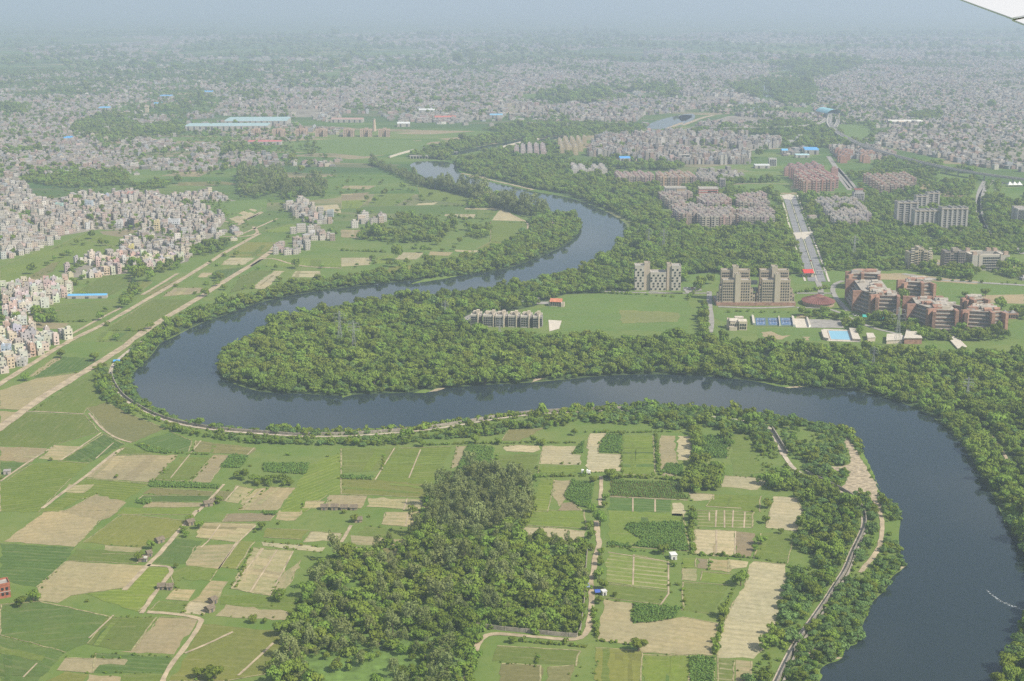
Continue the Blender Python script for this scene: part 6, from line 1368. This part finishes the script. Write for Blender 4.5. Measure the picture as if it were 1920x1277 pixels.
sheet('wood_floor', ragged(gp(nearw), 6, 1.0), plain('wood_grass', (.125, .20, .045), var=.4, scale=.12), .045)
top = [(900,888),(960,892),(985,905),(1000,950),(985,985),(900,1000),(795,1000),(795,955),(810,925),(850,905)]
wood(top, 4.2, 2.7, G_, 1, None, False)
clear = gp([(600,1215),(700,1190),(850,1195),(870,1290),(600,1340),(560,1260)])
EXCL.append((clear, np.array(clear).min(0), np.array(clear).max(0)))
EXCL.append((gp(top), np.array(gp(top)).min(0), np.array(gp(top)).max(0)))
wood(nearw, 4.7, 3.3, B*4 + G_, 0, (26, .17))
hedge(nearw + nearw[:1], 2.6, 1.5)
hedge(nearw + nearw[:1], 6, 2.6)
for _ in range(3): hedge([(u + R.gauss(0, 7), v + R.gauss(0, 6)) for u, v in nearw[10:]], 9, 2.4)
EXCL.pop(); EXCL.pop()
wood([(600,1215),(700,1190),(850,1195),(870,1290),(600,1340),(560,1260)], 6.2, 3.0, B + G_ + K_SHRUB, 0, (22, .38), False)
big = [(405,683),(420,658),(450,640),(493,610),(547,590),(640,572),(773,552),(940,537),(1050,508),(1143,472),(1180,435),(1205,428),(1290,440),(1490,448),(1500,515),(1430,520),(1340,515),(1280,530),(1180,535),(1180,548),(1060,552),(1000,575),(880,598),(860,613),(880,628),(1010,635),(1060,637),(1320,641),(1440,652),(1560,659),(1640,662),(1700,662),(1800,664),(1860,666),(1990,674),(2100,1100),(1950,1110),(1935,1070),(1900,998),(1867,940),(1843,900),(1813,847),(1757,787),(1653,743),(1513,727),(1380,710),(1173,702),(940,720),(773,737),(633,743),(500,737),(417,712)]
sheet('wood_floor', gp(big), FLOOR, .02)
wood(big, 6.0, 4.0, B*6 + Sc, 4, (34, .19))
wood([(1870,960),(2100,960),(2150,1420),(1800,1420),(1850,1300)], 5.6, 4.4, B + Sc, 5)
inner = EMB_A[3:33] + [(1425,1340)] + south_bank[:]
wood(inner, 4.2, 2.5, Sc*3 + B, 2, (26, .38))
wood(inner, 4.5, 1.6, K_SHRUB, 2, (18, .42))
outer = [(205,690),(177,690),(175,715),(190,748),(235,775),(290,803),(350,815),(420,827),(483,833),(560,834),(640,836),(720,838),(770,833),(800,823),(880,824),(935,816),(1010,807),(1060,799),(1075,788),(1000,790),(940,797),(870,809),(800,819),(720,827),(640,831),(560,831),(480,825),(420,821),(350,811),(300,798),(258,780),(222,753),(204,722),(202,700)]
wood(outer, 3.9, 2.5, B + Sc, 3, (30, .15))
belt = [(1065,790),(1150,795),(1225,803),(1300,808),(1330,800),(1380,812),(1405,820),(1425,850),(1440,885),(1465,905),(1490,930),(1505,945),(1508,975),(1490,1000),(1478,1060),(1475,1110),(1460,1150),(1445,1190),(1420,1240),(1400,1277),(1370,1340),(1425,1340),(1455,1277),(1495,1200),(1545,1130),(1584,1070),(1609,1012),(1621,985),(1600,935),(1540,905),(1492,885),(1452,820),(1440,797),(1340,782),(1165,772),(1070,776)]
wood(belt, 4.6, 3.0, Sc*3 + B*2, 3, (34, .45)); wood(belt, 4.2, 1.5, K_SHRUB, 3, (20, .4))
wood(L3((70,690),(200,720),(220,760),(200,800),(210,840),(0,850),(0,800)), 5, 4, B, 3, None, False); wood(L3((30,490),(100,500),(100,680),(60,690),(50,540)), 5, 3.2, B, 3, None, False); wood(L3((210,490),(270,520),(275,600),(250,600)), 5, 3, B, 3, None, False); wood(L3((420,800),(540,790),(620,850),(540,860)), 5.2, 3.6, B, 3, None, False)
# woods further out
wood([(800,345),(835,350),(985,391),(1030,400),(1020,408),(960,399),(860,372),(810,356)], 5.5, 4.9, G_ + B[:1], 6)
hedge([(u, v - 2) for u, v in south_bank[18:36]], 3.0, 2.2)
hedge([(u, v - 3) for u, v in south_bank[18:36]], 5.0, 3.0)
hedge([(u, v + 4) for u, v in EMB_A[5:22]], 3.2, 1.7)
up = [(700,306),(760,326),(785,345),(830,362),(900,380),(985,397),(1030,404),(1060,402),(1090,415),(1087,437),(1057,463),(1007,483),(957,503),(873,517),(807,522),(707,533),(640,540),(567,550),(500,563),(433,587),(373,607),(303,640),(262,690),(250,690),(255,650),(310,612),(353,590),(447,563),(517,543),(640,522),(700,513),(800,500),(900,478),(950,455),(985,435),(1000,405),(975,380),(900,358),(800,345),(740,320),(690,310)]
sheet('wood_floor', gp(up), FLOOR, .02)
wood(up, 5.6, 3.7, B*2 + Sc, 6, (50, .2))
wood([(690,306),(755,326),(830,364),(985,402),(1000,412),(960,398),(880,376),(800,358)], 6, 3.2, G_, 6)
nb = [(862,318),(880,300),(940,285),(1010,264),(1100,270),(1060,300),(960,305),(1000,322),(1080,322),(1150,345),(1235,372),(1240,400),(1280,432),(1195,428),(1178,412),(1140,394),(1060,363),(1000,354),(930,337),(880,325)]
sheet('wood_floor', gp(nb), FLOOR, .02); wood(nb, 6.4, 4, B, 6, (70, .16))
for q in (M1((1340,30),(1590,10),(1600,110),(1450,160),(1340,130)), M1((1590,80),(1800,70),(1830,140),(1580,170))): wood(q, 7.5, 4.6, G_ + B, 6, (50, .15), False)
for q, d_ in ((M2((320,255),(620,265),(640,320),(560,400),(340,410),(100,390),(110,340),(300,330)), .42), (M2((700,185),(890,185),(900,210),(720,215)), .1), (M2((690,330),(840,320),(830,380),(700,400)), .4), (M1((90,60),(250,10),(700,10),(740,80),(400,100),(300,90)), .2), (M1((690,90),(900,60),(1000,90),(700,120)), .45),
             (M1((680,720),(760,680),(800,700),(700,770)), .2), (M1((1050,440),(1290,400),(1260,460),(1080,480)), .4), (M1((900,490),(1040,480),(1000,560),(740,610),(720,570)), .45), (M1((60,830),(180,850),(100,900),(50,890)), .3), (M1((200,800),(310,800),(300,860),(200,850)), .2), (M1((1200,600),(1260,600),(1230,640)), .2),
             (L1((1300,760),(1680,790),(1640,830),(1300,800)), .5)):
    wood(q, 7, 3.8, B, 6, (35, d_), False)
for q, sp, d_ in ((T2((370,885),(500,850),(640,800),(900,765),(1150,750),(1390,765),(1350,795),(900,850),(640,900),(600,905)), 10, .2), (T2((990,690),(1650,700),(1920,722),(1900,742),(1400,765),(1000,760),(800,735)), 12, .25), (T2((1020,560),(1200,520),(1500,490),(1900,490),(1900,560),(1300,590)), 26, .5),
             (T3((460,470),(720,440),(760,520),(740,590),(560,600),(520,560)), 15, .1), (T3((480,360),(760,340),(1000,330),(1000,370),(740,440),(630,410)), 22, .2), (T3((560,690),(820,700),(1000,820),(850,832),(560,832),(540,760),(60,755),(60,740)), 10, .2), (T3((1280,40+600),(1450,635),(1450,690),(1290,690)), 13, .3), (T3((880,690),(1080,700),(1080,800),(1010,820)), 12, .4), (T3((1080,900),(1450,920),(1500,960),(1080,960)), 11, .3), (T3((250,480),(430,490),(440,560),(300,530)), 18, .2),
             (T1((400,710),(560,650),(700,640),(900,690),(1050,700),(1040,760),(800,770),(740,800),(560,790),(400,780)), 13, .36), (T1((840,575),(1250,555),(1200,615),(900,625)), 16, .42), (T1((1250,850),(1480,840),(1500,870),(1250,880)), 10, .2), (T1((0,590),(180,600),(160,650),(0,640)), 16, .2), (T1((20,850),(240,840),(200,870),(40,880)), 11, .2),
             (M3((0,60),(560,60),(580,320),(620,380),(0,340)), 8.5, .36), (M3((640,150),(960,150),(1200,170),(1640,170),(1990,120),(1990,470),(1250,480),(1000,490),(780,480),(700,380),(640,300)), 8, .24), (M3((780,480),(1260,510),(1260,560),(900,570),(790,545)), 8, .34), (M3((1260,555),(1640,560),(1920,560),(1920,640),(1420,600)), 8, .45), (M3((850,20),(1640,0),(1660,60),(1600,150),(1020,150)), 12, .5), (M3((0,340),(620,345),(660,540),(600,560),(560,540),(200,540),(0,590)), 7, .12),
             (M3((630,800),(740,790),(900,840),(1000,880),(1010,960),(980,890),(800,880)), 8, .45), (M3((1000,830),(1240,870),(1240,920),(1100,890)), 8, .3), (M3((1240,860),(1420,900),(1560,910),(1820,900),(1820,960),(1240,960)), 7.5, .25), (M3((1200,720),(1280,730),(1260,780),(1200,770)), 7, .1), (M3((100,760),(150,790),(140,930),(100,950)), 7, .2), (M3((90,620),(200,640),(150,700),(20,740)), 9, .45), (M3((1820,800),(1920,780),(1920,860),(1840,880)), 7, .3),
             (T2((1400,890),(1560,900),(1920,930),(1920,960),(1700,960),(1400,940)), 9, .4), (M2((1260,0),(1500,0),(1780,90),(1800,160),(1500,90)), 8.5, .2), (T2((640,905),(1000,905),(1400,930),(1400,960),(640,960)), 9, .3)):
    sp *= .82; wood(q, sp, sp*(.60 if sp < 8.5 else .46), B, 6, (60 if sp < 8 else 140, d_))
# loose trees among the farms and towns
wood([(0,330),(640,330),(1000,380),(640,520),(300,600),(0,780)], 26, 3.4, B + K_SHRUB, 6, (80, .5)); wood([(0,130),(480,130),(640,330),(0,330)], 24, 4.5, B, 6, (120, .35), False)
wood(M1((330,180),(1330,170),(1080,430),(860,560),(350,600),(720,385)), 15, 3.0, B, 6, None, False)
wood(T2((0,420),(1000,352),(1920,380),(1920,630),(1300,690),(0,620)), 27, 5.5, B, 6, (200, .42), False); wood(T3((0,370),(1990,330),(1990,960),(1450,900),(1080,740),(0,620)), 24, 4.8, B, 6, (180, .45), False); wood(T2((1385,880),(1420,800),(1920,745),(1920,925)), 26, 4.5, B, 6, (60, .5), False); wood(T3((0,760),(550,790),(380,930),(0,925)), 24, 4.5, B, 6, (60, .5), False)
wood([(0,640),(640,850),(900,830),(800,960),(600,1277),(0,1277)], 34, 2.0, K_SHRUB, 6, (60, .5)); wood([(0,60),(1920,60),(1920,120),(640,130),(0,170)], 110, 14, B, 6, (700, .5), False); wood([(0,90),(700,90),(640,190),(0,190)], 60, 9, B, 6, (400, .5), False); wood([(640,110),(1000,100),(1300,115),(1000,130),(640,140)], 60, 9, B, 6, (400, .45), False)
for l, st_, r in ((L2((480,585),(640,580),(860,575),(1120,572)), 2.0, 1.5), (L2((1120,572),(1330,572)), 2, 1.3), (L2((1770,525),(1775,640),(1790,755)), 1.8, 1.7), (L2((1090,762),(1340,762),(1380,755)), 2, 1.8), (L2((1480,762),(1700,768),(1920,785)), 1.8, 1.8), (L2((1380,512),(1560,515),(1920,508)), 2.2, 1.3), (B3((0,250),(60,250),(400,268),(590,303)), 1.8, 1.2), (B3((285,440),(220,600),(182,820)), 2, 1.6), (B2((1415,560),(1440,735),(1640,757)), 1.8, 1.7), (B2((940,733),(1420,772)), 2, 1.8), (B3((52,0),(45,120),(55,250)), 1.8, 1.8), (B2((1095,880),(1100,800)), 2, 1.2), (L3((60,500),(60,680)), 2, 2),
                 (L1((760,580),(960,630),(1200,640)), 2.2, 1.3), (B1((1330,430),(1420,210)), 2.2, 1.0), (L1((0,775),(30,770)), 2, 1.5), (B1((980,420),(1000,455)), 2, 1), (L2((240,640),(230,730)), 2.2, 1.2), (L2((1575,520),(1580,750)), 2.2, .9), (B2((1505,205),(1610,215),(1640,230),(1840,235)), 2, 1.1), (M1((640,900),(860,905)), 3, 1.6), (M1((300,850),(500,850)), 3, 1.8), (M2((0,450),(260,460)), 3, 2.2), (M2((660,268),(840,272)), 3, 2), (M2((400,440),(520,445)), 3, 2.4), (M2((560,200),(700,200)), 3, 2.2), (B1((1540,745),(1640,690)), 2, .8), (B1((600,195),(800,205)), 3, .8),
                 (M3((690,600),(640,560)), 4, 3), (M3((220,795),(620,800)), 7, 1.8), (M3((1000,155),(1600,155)), 5, 3), (M3((1420,615),(1900,640)), 7, 3), (M3((640,690),(840,660)), 5, 3), (M2((1480,690),(1700,700),(1900,715)), 5, 2.4), (M3((110,800),(105,930)), 4, 3.4), (M3((650,140),(730,345)), 8, 3), (M3((535,150),(600,345)), 8, 3), (M3((640,400),(665,540)), 9, 2), (M3((775,400),(815,570)), 8, 3), (L3((1680,480),(1920,500)), 4, 3), (M3((1640,60),(1600,170),(1640,300),(1720,400)), 7, 4.5), (M3((1780,60),(1760,200),(1790,330),(1860,400)), 7, 4.5), (M3((1720,70),(1690,180),(1700,260),(1740,340)), 9, 3)):
    hedge(l, st_, r)
for k_, f_ in FIELDS:
    for a, c_ in zip(f_, f_[1:] + f_[:1]):
        if R.random() < .16: hedge([a, c_], R.uniform(2.5, 7), R.uniform(.6, 1.1))
# trees that stand alone: crown centre and crown radius in photo pixels
Z5 = crop(1060, 860, 1230/260)
LONE = [
 (B3((328,370))[0],18,'large round dark tree at the notch of the long pale field'), (B2((1672,745))[0],17,'lone round bright green tree on the big ploughed plot'), (B3((235,560))[0],14,'round tree at the corner where pale field meets ploughed plot'), (B3((555,515))[0],10.5,'round tree on the right edge of the long pale field'), (B3((170,725))[0],6,'small tree beside the narrow foot of the pale field'),
 (Z5((870,790))[0],13,'big dark spreading tree beside the white hut'), (Z5((970,938))[0],5,'small bush just below the white hut'), (Z5((1125,503))[0],9.5,'round tree at the corner of the tan round patch'), (Z5((395,125))[0],13,'large dark tree at the head of the farm lane'), (Z5((475,148))[0],7.5,'smaller tree touching the large one at the lane head'), (Z5((245,178))[0],9,'dark tree left of the lane, just below the white truck'), (Z5((780,140))[0],5.5,'small round tree at the foot of the green plot'), (Z5((358,330))[0],9,'tree on the right of the lane beside the reddish crop'), (Z5((245,430))[0],9.5,'dark tree on the left of the lane beside the bare triangle'), (Z5((345,400))[0],7.5,'tree on the right of the lane, just above the largest lane tree'), (Z5((310,520))[0],16,'largest round tree over the farm lane'), (Z5((215,585))[0],9.5,'dark tree lower left of the largest lane tree'), (Z5((225,665))[0],10.5,'round tree on the left of the lane beside the bare strip'), (Z5((225,775))[0],8.5,'tree on the left of the lane by the wall end'), (Z5((320,815))[0],8.5,'tree at the fork on the right of the lane'), (Z5((318,905))[0],8.5,'tree right of the lane opposite the wall'), (Z5((300,1010))[0],13,'broad tree right of the lane above the tarpaulins'), (Z5((335,1100))[0],12,'broad tree right of the lane just behind the blue tarpaulin'), (Z5((300,1245))[0],9.5,'dark tree below the blue tarpaulin beside the lane'), (Z5((440,1200))[0],6,'pale feathery tree right of the white shed'),
 (Z5((1060,240))[0],11,'dark tree at the right end of the reddish crop'), (Z5((1155,250))[0],11,'dark tree in the clump between reddish crop and striped plot'),
 (B3((55,25))[0],10,'round tree at the left of the white-lined plot'), (B3((468,48))[0],9,'dark round tree between the striped plot and the pale weedy plot'), (B3((550,112))[0],6.5,'small tree at the foot of the pale weedy plot'), (B3((440,158))[0],12,'bushy tree at the right corner of the brown strip'), (B3((405,205))[0],7.5,'tree just below another at the edge of the brown strip'), (L3((480,905))[0],11,'round tree between striped plot and wooded belt'),
 (B1((1588,655))[0],18,'large dark tree at the left edge of the near wood, right of two small ones'), (B1((1425,608))[0],9.5,'round tree on the hedge below the bare strip'), (B1((1490,618))[0],6,'small round tree between two larger ones on the hedge'), (B1((1570,472))[0],14,'broad dark tree at the foot of the bed plots'), (B1((185,470))[0],14,'yellowish tree beside the red brick building'), (B1((110,505))[0],13,'dark tree between brick building and yellowish tree'), (B1((1200,905))[0],19,'large dark tree at the bottom edge beside the farm track'), (B1((1115,905))[0],13,'smaller dark tree left of the large one at the bottom edge'), (B1((785,255))[0],10,'dark tree beside the huts at the lane fork'), (B1((850,190))[0],9.5,'bushy tree left of the thatched hut on the lane'), (B1((1070,45))[0],9,'dark tree at the top of the lane clump'), (B1((1120,75))[0],10,'dark tree at the right of the lane clump'), (B1((1030,100))[0],8,'dark tree at the left of the lane clump'), (B1((1045,130))[0],7,'lowest bush of the lane clump'), (B1((990,308))[0],6,'brownish bush beside the farm track bend'), (B1((1470,85))[0],9,'bushy tree at the edge of the brown striped plot'),
 (L1((655,757))[0],4.5,'tiny tree alone on the large brown plot'), (L1((145,195))[0],9,'bush at the edge of the tan field by the dirt road'), (L1((530,78))[0],11,'round tree beside the wide dirt road'), (L1((340,65))[0],10,'bushes left of the wide dirt road near the village'), (L1((1232,885))[0],9,'dark tree beside the hut on the farm lane'), (L1((285,660))[0],4,'low bush on the bund of the weedy plot'),
 (L2((752,545))[0],10,'round tree standing in front of the embankment belt'), (L2((885,555))[0],8.5,'round tree left of the tan oval plot'), (L2((1080,545))[0],8,'round tree just above the tan oval plot'), (L2((1130,560))[0],8.5,'tree at the right tip of the tan oval plot'), (L2((455,565))[0],9,'dark tree at the end of the hedge by the belt'), (L2((570,728))[0],6.5,'small tree in the light green plots'), (L2((1310,508))[0],7.5,'pale bush below the wooded belt'), (L2((1575,515))[0],6.5,'tree at the corner of the tall crop plot'), (L2((1090,758))[0],8,'tree at the corner of the bright green strips'), (L2((1420,775))[0],8.5,'tree just right of the tall crop by the lane head'),
 (M3((1590,693))[0],7,'dark tree in the large open field, left one of two'), (M3((1705,680))[0],9,'dark tree in the large open field, right one of two'), (M3((1795,740))[0],13,'big grey tree at the lower edge of the large open field'),
 (B2((60,195))[0],9,'dark tree at the left corner of the near wood'), (B2((20,205))[0],9,'bush left of the dark corner tree by the near wood'), (B2((75,40))[0],9,'dark tree beside the thatched hut and twin track'), (B2((1115,130))[0],15,'thin grey tree standing on the bare strip by the wood'), (B2((960,720))[0],9,'bush at the hedge below the whitewashed wall'), (B2((1860,290))[0],5,'bush right below the white hut'),
]
FAR = [M2(*[q]) [0] + (r,) for q, r in (((245,115),9),((345,85),7),((220,62),5),((190,160),7),((145,155),6),((505,125),6),((590,150),6),((405,105),5),((445,145),5),((310,462),14),((570,440),5),((635,430),5),((460,440),7),((800,345),9),((665,395),6),((120,350),8),((240,360),9),((270,510),9),((370,512),7),((310,520),8),((310,305),8),((500,370),10),((540,385),10),((380,380),9))] + [M1(*[q])[0] + (r,) for q, r in (((175,548),11),((515,357),9),((380,445),10),((350,470),7),((265,515),6),((305,492),5),((430,400),6),((470,405),5),((575,403),7),((600,403),6),((760,570),13),((780,590),12),((850,590),10),((700,730),13),((230,835),12),((275,820),10),((590,775),6),((650,925),9),((840,860),10),((1220,625),8),((1330,465),7),((1240,440),6),((1140,440),7),((1550,540),6),((1000,45),9),((940,70),8),((1180,65),6),((1230,68),6),((890,510),9),((900,525),8),((1150,680),9),((1230,330),5))]
def lone_pt(uv, rp):
    u, v = uv; k = mpp(u, v); r = rp*k
    hc = 1.05*r                                   # crown centre height
    x, y = g(u, v, hc)
    return x, y, r
LT_, lone_lab = [], []
for (u, v), rp, lab in LONE:
    x, y, r = lone_pt((u, v), rp); LT_.append((x, y, r, R.choice(K_LONE), 100 + len(lone_lab))); lone_lab.append(lab)
for u, v, rp in FAR:
    x, y, r = lone_pt((u, v), rp); pts.append(np.array([(x, y, r, R.choice(B), 6)]))
ALLP = np.concatenate(pts)
ALLP = ALLP[in_frame(ALLP[:, :2], 90)]
size = ALLP[:, 2]*FP/np.hypot(ALLP[:, 1], H)
iv = in_frame(ALLP[:, :2] + 0, 0) & (px(ALLP[:, 0], ALLP[:, 1])[1] < 1290)
order = np.argsort(-(size*iv))
TREE_N = 300 - len(LT_)
own, rest = ALLP[order[:TREE_N]], ALLP[order[TREE_N:]]
proto = {}
def add_tree(x, y, r, k, site):
    k = int(k); site = int(site)
    lab = lone_lab[site-100] if site >= 100 else SITE[site]
    nm = 'field_tree' if site >= 100 else 'wood_tree'
    o = thing(nm, lab, 'tree', (x, y, 0), R.uniform(0, 6.28), 'lone trees of the farmland' if site >= 100 else 'trees: ' + SITE[site])
    c_ = bpy.data.objects.new('crown', VAR[k]); COL.objects.link(c_); c_.parent = o; c_.scale = (r*R.uniform(.92, 1.08), r*R.uniform(.92, 1.08), r*R.uniform(.9, 1.1))
    t_ = bpy.data.objects.new('trunk', TRT if k in K_GREY else TR); COL.objects.link(t_); t_.parent = o; t_.scale = (r, r, r)
    proto.setdefault(k, c_)
for q in LT_: add_tree(*q)
for q in own: add_tree(*q)

def scatter(name, P, Z, variants, label, cat):
    """one object: a cloud of points that carries leafy crowns."""
    n = len(P); me = bpy.data.meshes.new(name)
    me.vertices.add(n); me.vertices.foreach_set('co', np.c_[P[:, :2], np.full(n, Z)].astype(np.float32).ravel())
    def attr(nm, ty, val, f='value'):
        a = me.attributes.new(nm, ty, 'POINT'); a.data.foreach_set(f, val.ravel())
    r = P[:, 2]
    attr('size', 'FLOAT_VECTOR', (np.c_[r, r, r*rng.uniform(.8, 1.45, n)]*rng.uniform(.9, 1.1, (n, 3))).astype(np.float32), 'vector')
    attr('turn', 'FLOAT_VECTOR', np.c_[rng.normal(0, .06, (n, 2)), rng.uniform(0, 6.28, n)].astype(np.float32), 'vector')
    idx = {k: i for i, k in enumerate(variants)}
    attr('kind_no', 'INT', np.array([idx[int(k)] for k in P[:, 3]], np.int32))
    o = bpy.data.objects.new(name, me); COL.objects.link(o); tag(o, label, cat, kind='stuff')
    ng = bpy.data.node_groups.new(name, 'GeometryNodeTree')
    ng.interface.new_socket('Geometry', in_out='INPUT', socket_type='NodeSocketGeometry'); ng.interface.new_socket('Geometry', in_out='OUTPUT', socket_type='NodeSocketGeometry')
    nn = ng.nodes.new; ln = ng.links.new
    gi, go = nn('NodeGroupInput'), nn('NodeGroupOutput')
    iop = nn('GeometryNodeInstanceOnPoints'); ln(gi.outputs[0], iop.inputs['Points'])
    na = {}
    for nm, ty in (('size', 'FLOAT_VECTOR'), ('turn', 'FLOAT_VECTOR'), ('kind_no', 'INT')):
        a = nn('GeometryNodeInputNamedAttribute'); a.data_type = ty; a.inputs['Name'].default_value = nm
        na[nm] = next(s for s in a.outputs if s.enabled and s.name == 'Attribute')
    e = nn('FunctionNodeEulerToRotation'); ln(na['turn'], e.inputs[0])
    ln(e.outputs[0], iop.inputs['Rotation']); ln(na['size'], iop.inputs['Scale'])
    iop.inputs['Pick Instance'].default_value = True; ln(na['kind_no'], iop.inputs['Instance Index'])
    jn = nn('GeometryNodeJoinGeometry')
    for k in reversed(variants):      # joined last to first
        if k in proto: src = proto[k]
        else:
            src = bpy.data.objects.new('crown', VAR[k]); proto[k] = src
        oi = nn('GeometryNodeObjectInfo'); oi.transform_space = 'ORIGINAL'; oi.inputs['Object'].default_value = src; oi.inputs['As Instance'].default_value = False
        gt = nn('GeometryNodeGeometryToInstance'); ln(oi.outputs['Geometry'], gt.inputs[0]); ln(gt.outputs[0], jn.inputs[0])
    ln(jn.outputs[0], iop.inputs['Instance']); ln(iop.outputs[0], go.inputs[0])
    m_ = o.modifiers.new('crowns', 'NODES'); m_.node_group = ng
    return o
print('trees', len(rest), 'houses', len(AL), 'individual', len(own))
scatter('woodland', rest, 0.0, sorted(set(int(k) for k in rest[:, 3])), 'green woods, bank thickets, hedges and scattered trees covering the river plain', 'woodland')
cp = []
for q in (L1((1300,640),(1400,650),(1350,715),(1240,710)), L1((1480,690),(1740,690),(1720,750),(1480,735)), L1((840,790),(1240,810),(1230,830),(840,820)), L2((715,585),(860,600),(850,690),(750,735),(655,715)), L2((1330,590),(1365,560),(1360,630),(1300,632)), L2((1490,525),(1575,535),(1570,630),(1450,625),(1465,570)), L2((1300,785),(1420,800),(1400,940),(1340,930),(1250,880)), B2((1650,530),(1910,555),(1880,610),(1780,630),(1640,635)), B3((35,825),(180,832),(175,1000),(45,1000)), B2((1610,75),(1920,70),(1950,230),(1840,225),(1640,200),(1700,170),(1600,110)), B2((1500,180),(1610,195),(1640,215),(1500,200)), L1((760,575),(960,620),(940,635),(820,620)), B1((1480,10),(1560,10),(1550,30),(1480,25)), L1((770,890),(850,900),(840,920),(770,915)), L2((0,755),(180,765),(170,780),(0,775)), L2((1830,690),(1920,700),(1920,760),(1800,740))):
    w = gp(q); P, _, _ = lattice(w, 1.35, 1.35, R.uniform(0, 1), .35)
    cp.append(np.c_[P, rng.uniform(.7, 1.15, len(P)), rng.choice(CROP, len(P))])
P, _, J = lattice(gp(L3((95,532),(255,540),(250,660),(90,650))), 1.5, 3.2, .02, .3); cp.append(np.c_[P, rng.uniform(.9, 1.4, len(P)), rng.choice(CROP, len(P))])
P, _, J = lattice(gp(L2((1520,782),(1880,792),(1950,890),(1510,870))), 1.6, 2.4, .02, .3); cp.append(np.c_[P, rng.uniform(.55, .9, len(P)), rng.choice(CROP, len(P))])
cp = np.concatenate(cp); print('crop', len(cp))
scatter('tall_crop', cp, 0.1, CROP, 'plots of tall green crops standing among the low fields', 'crops')
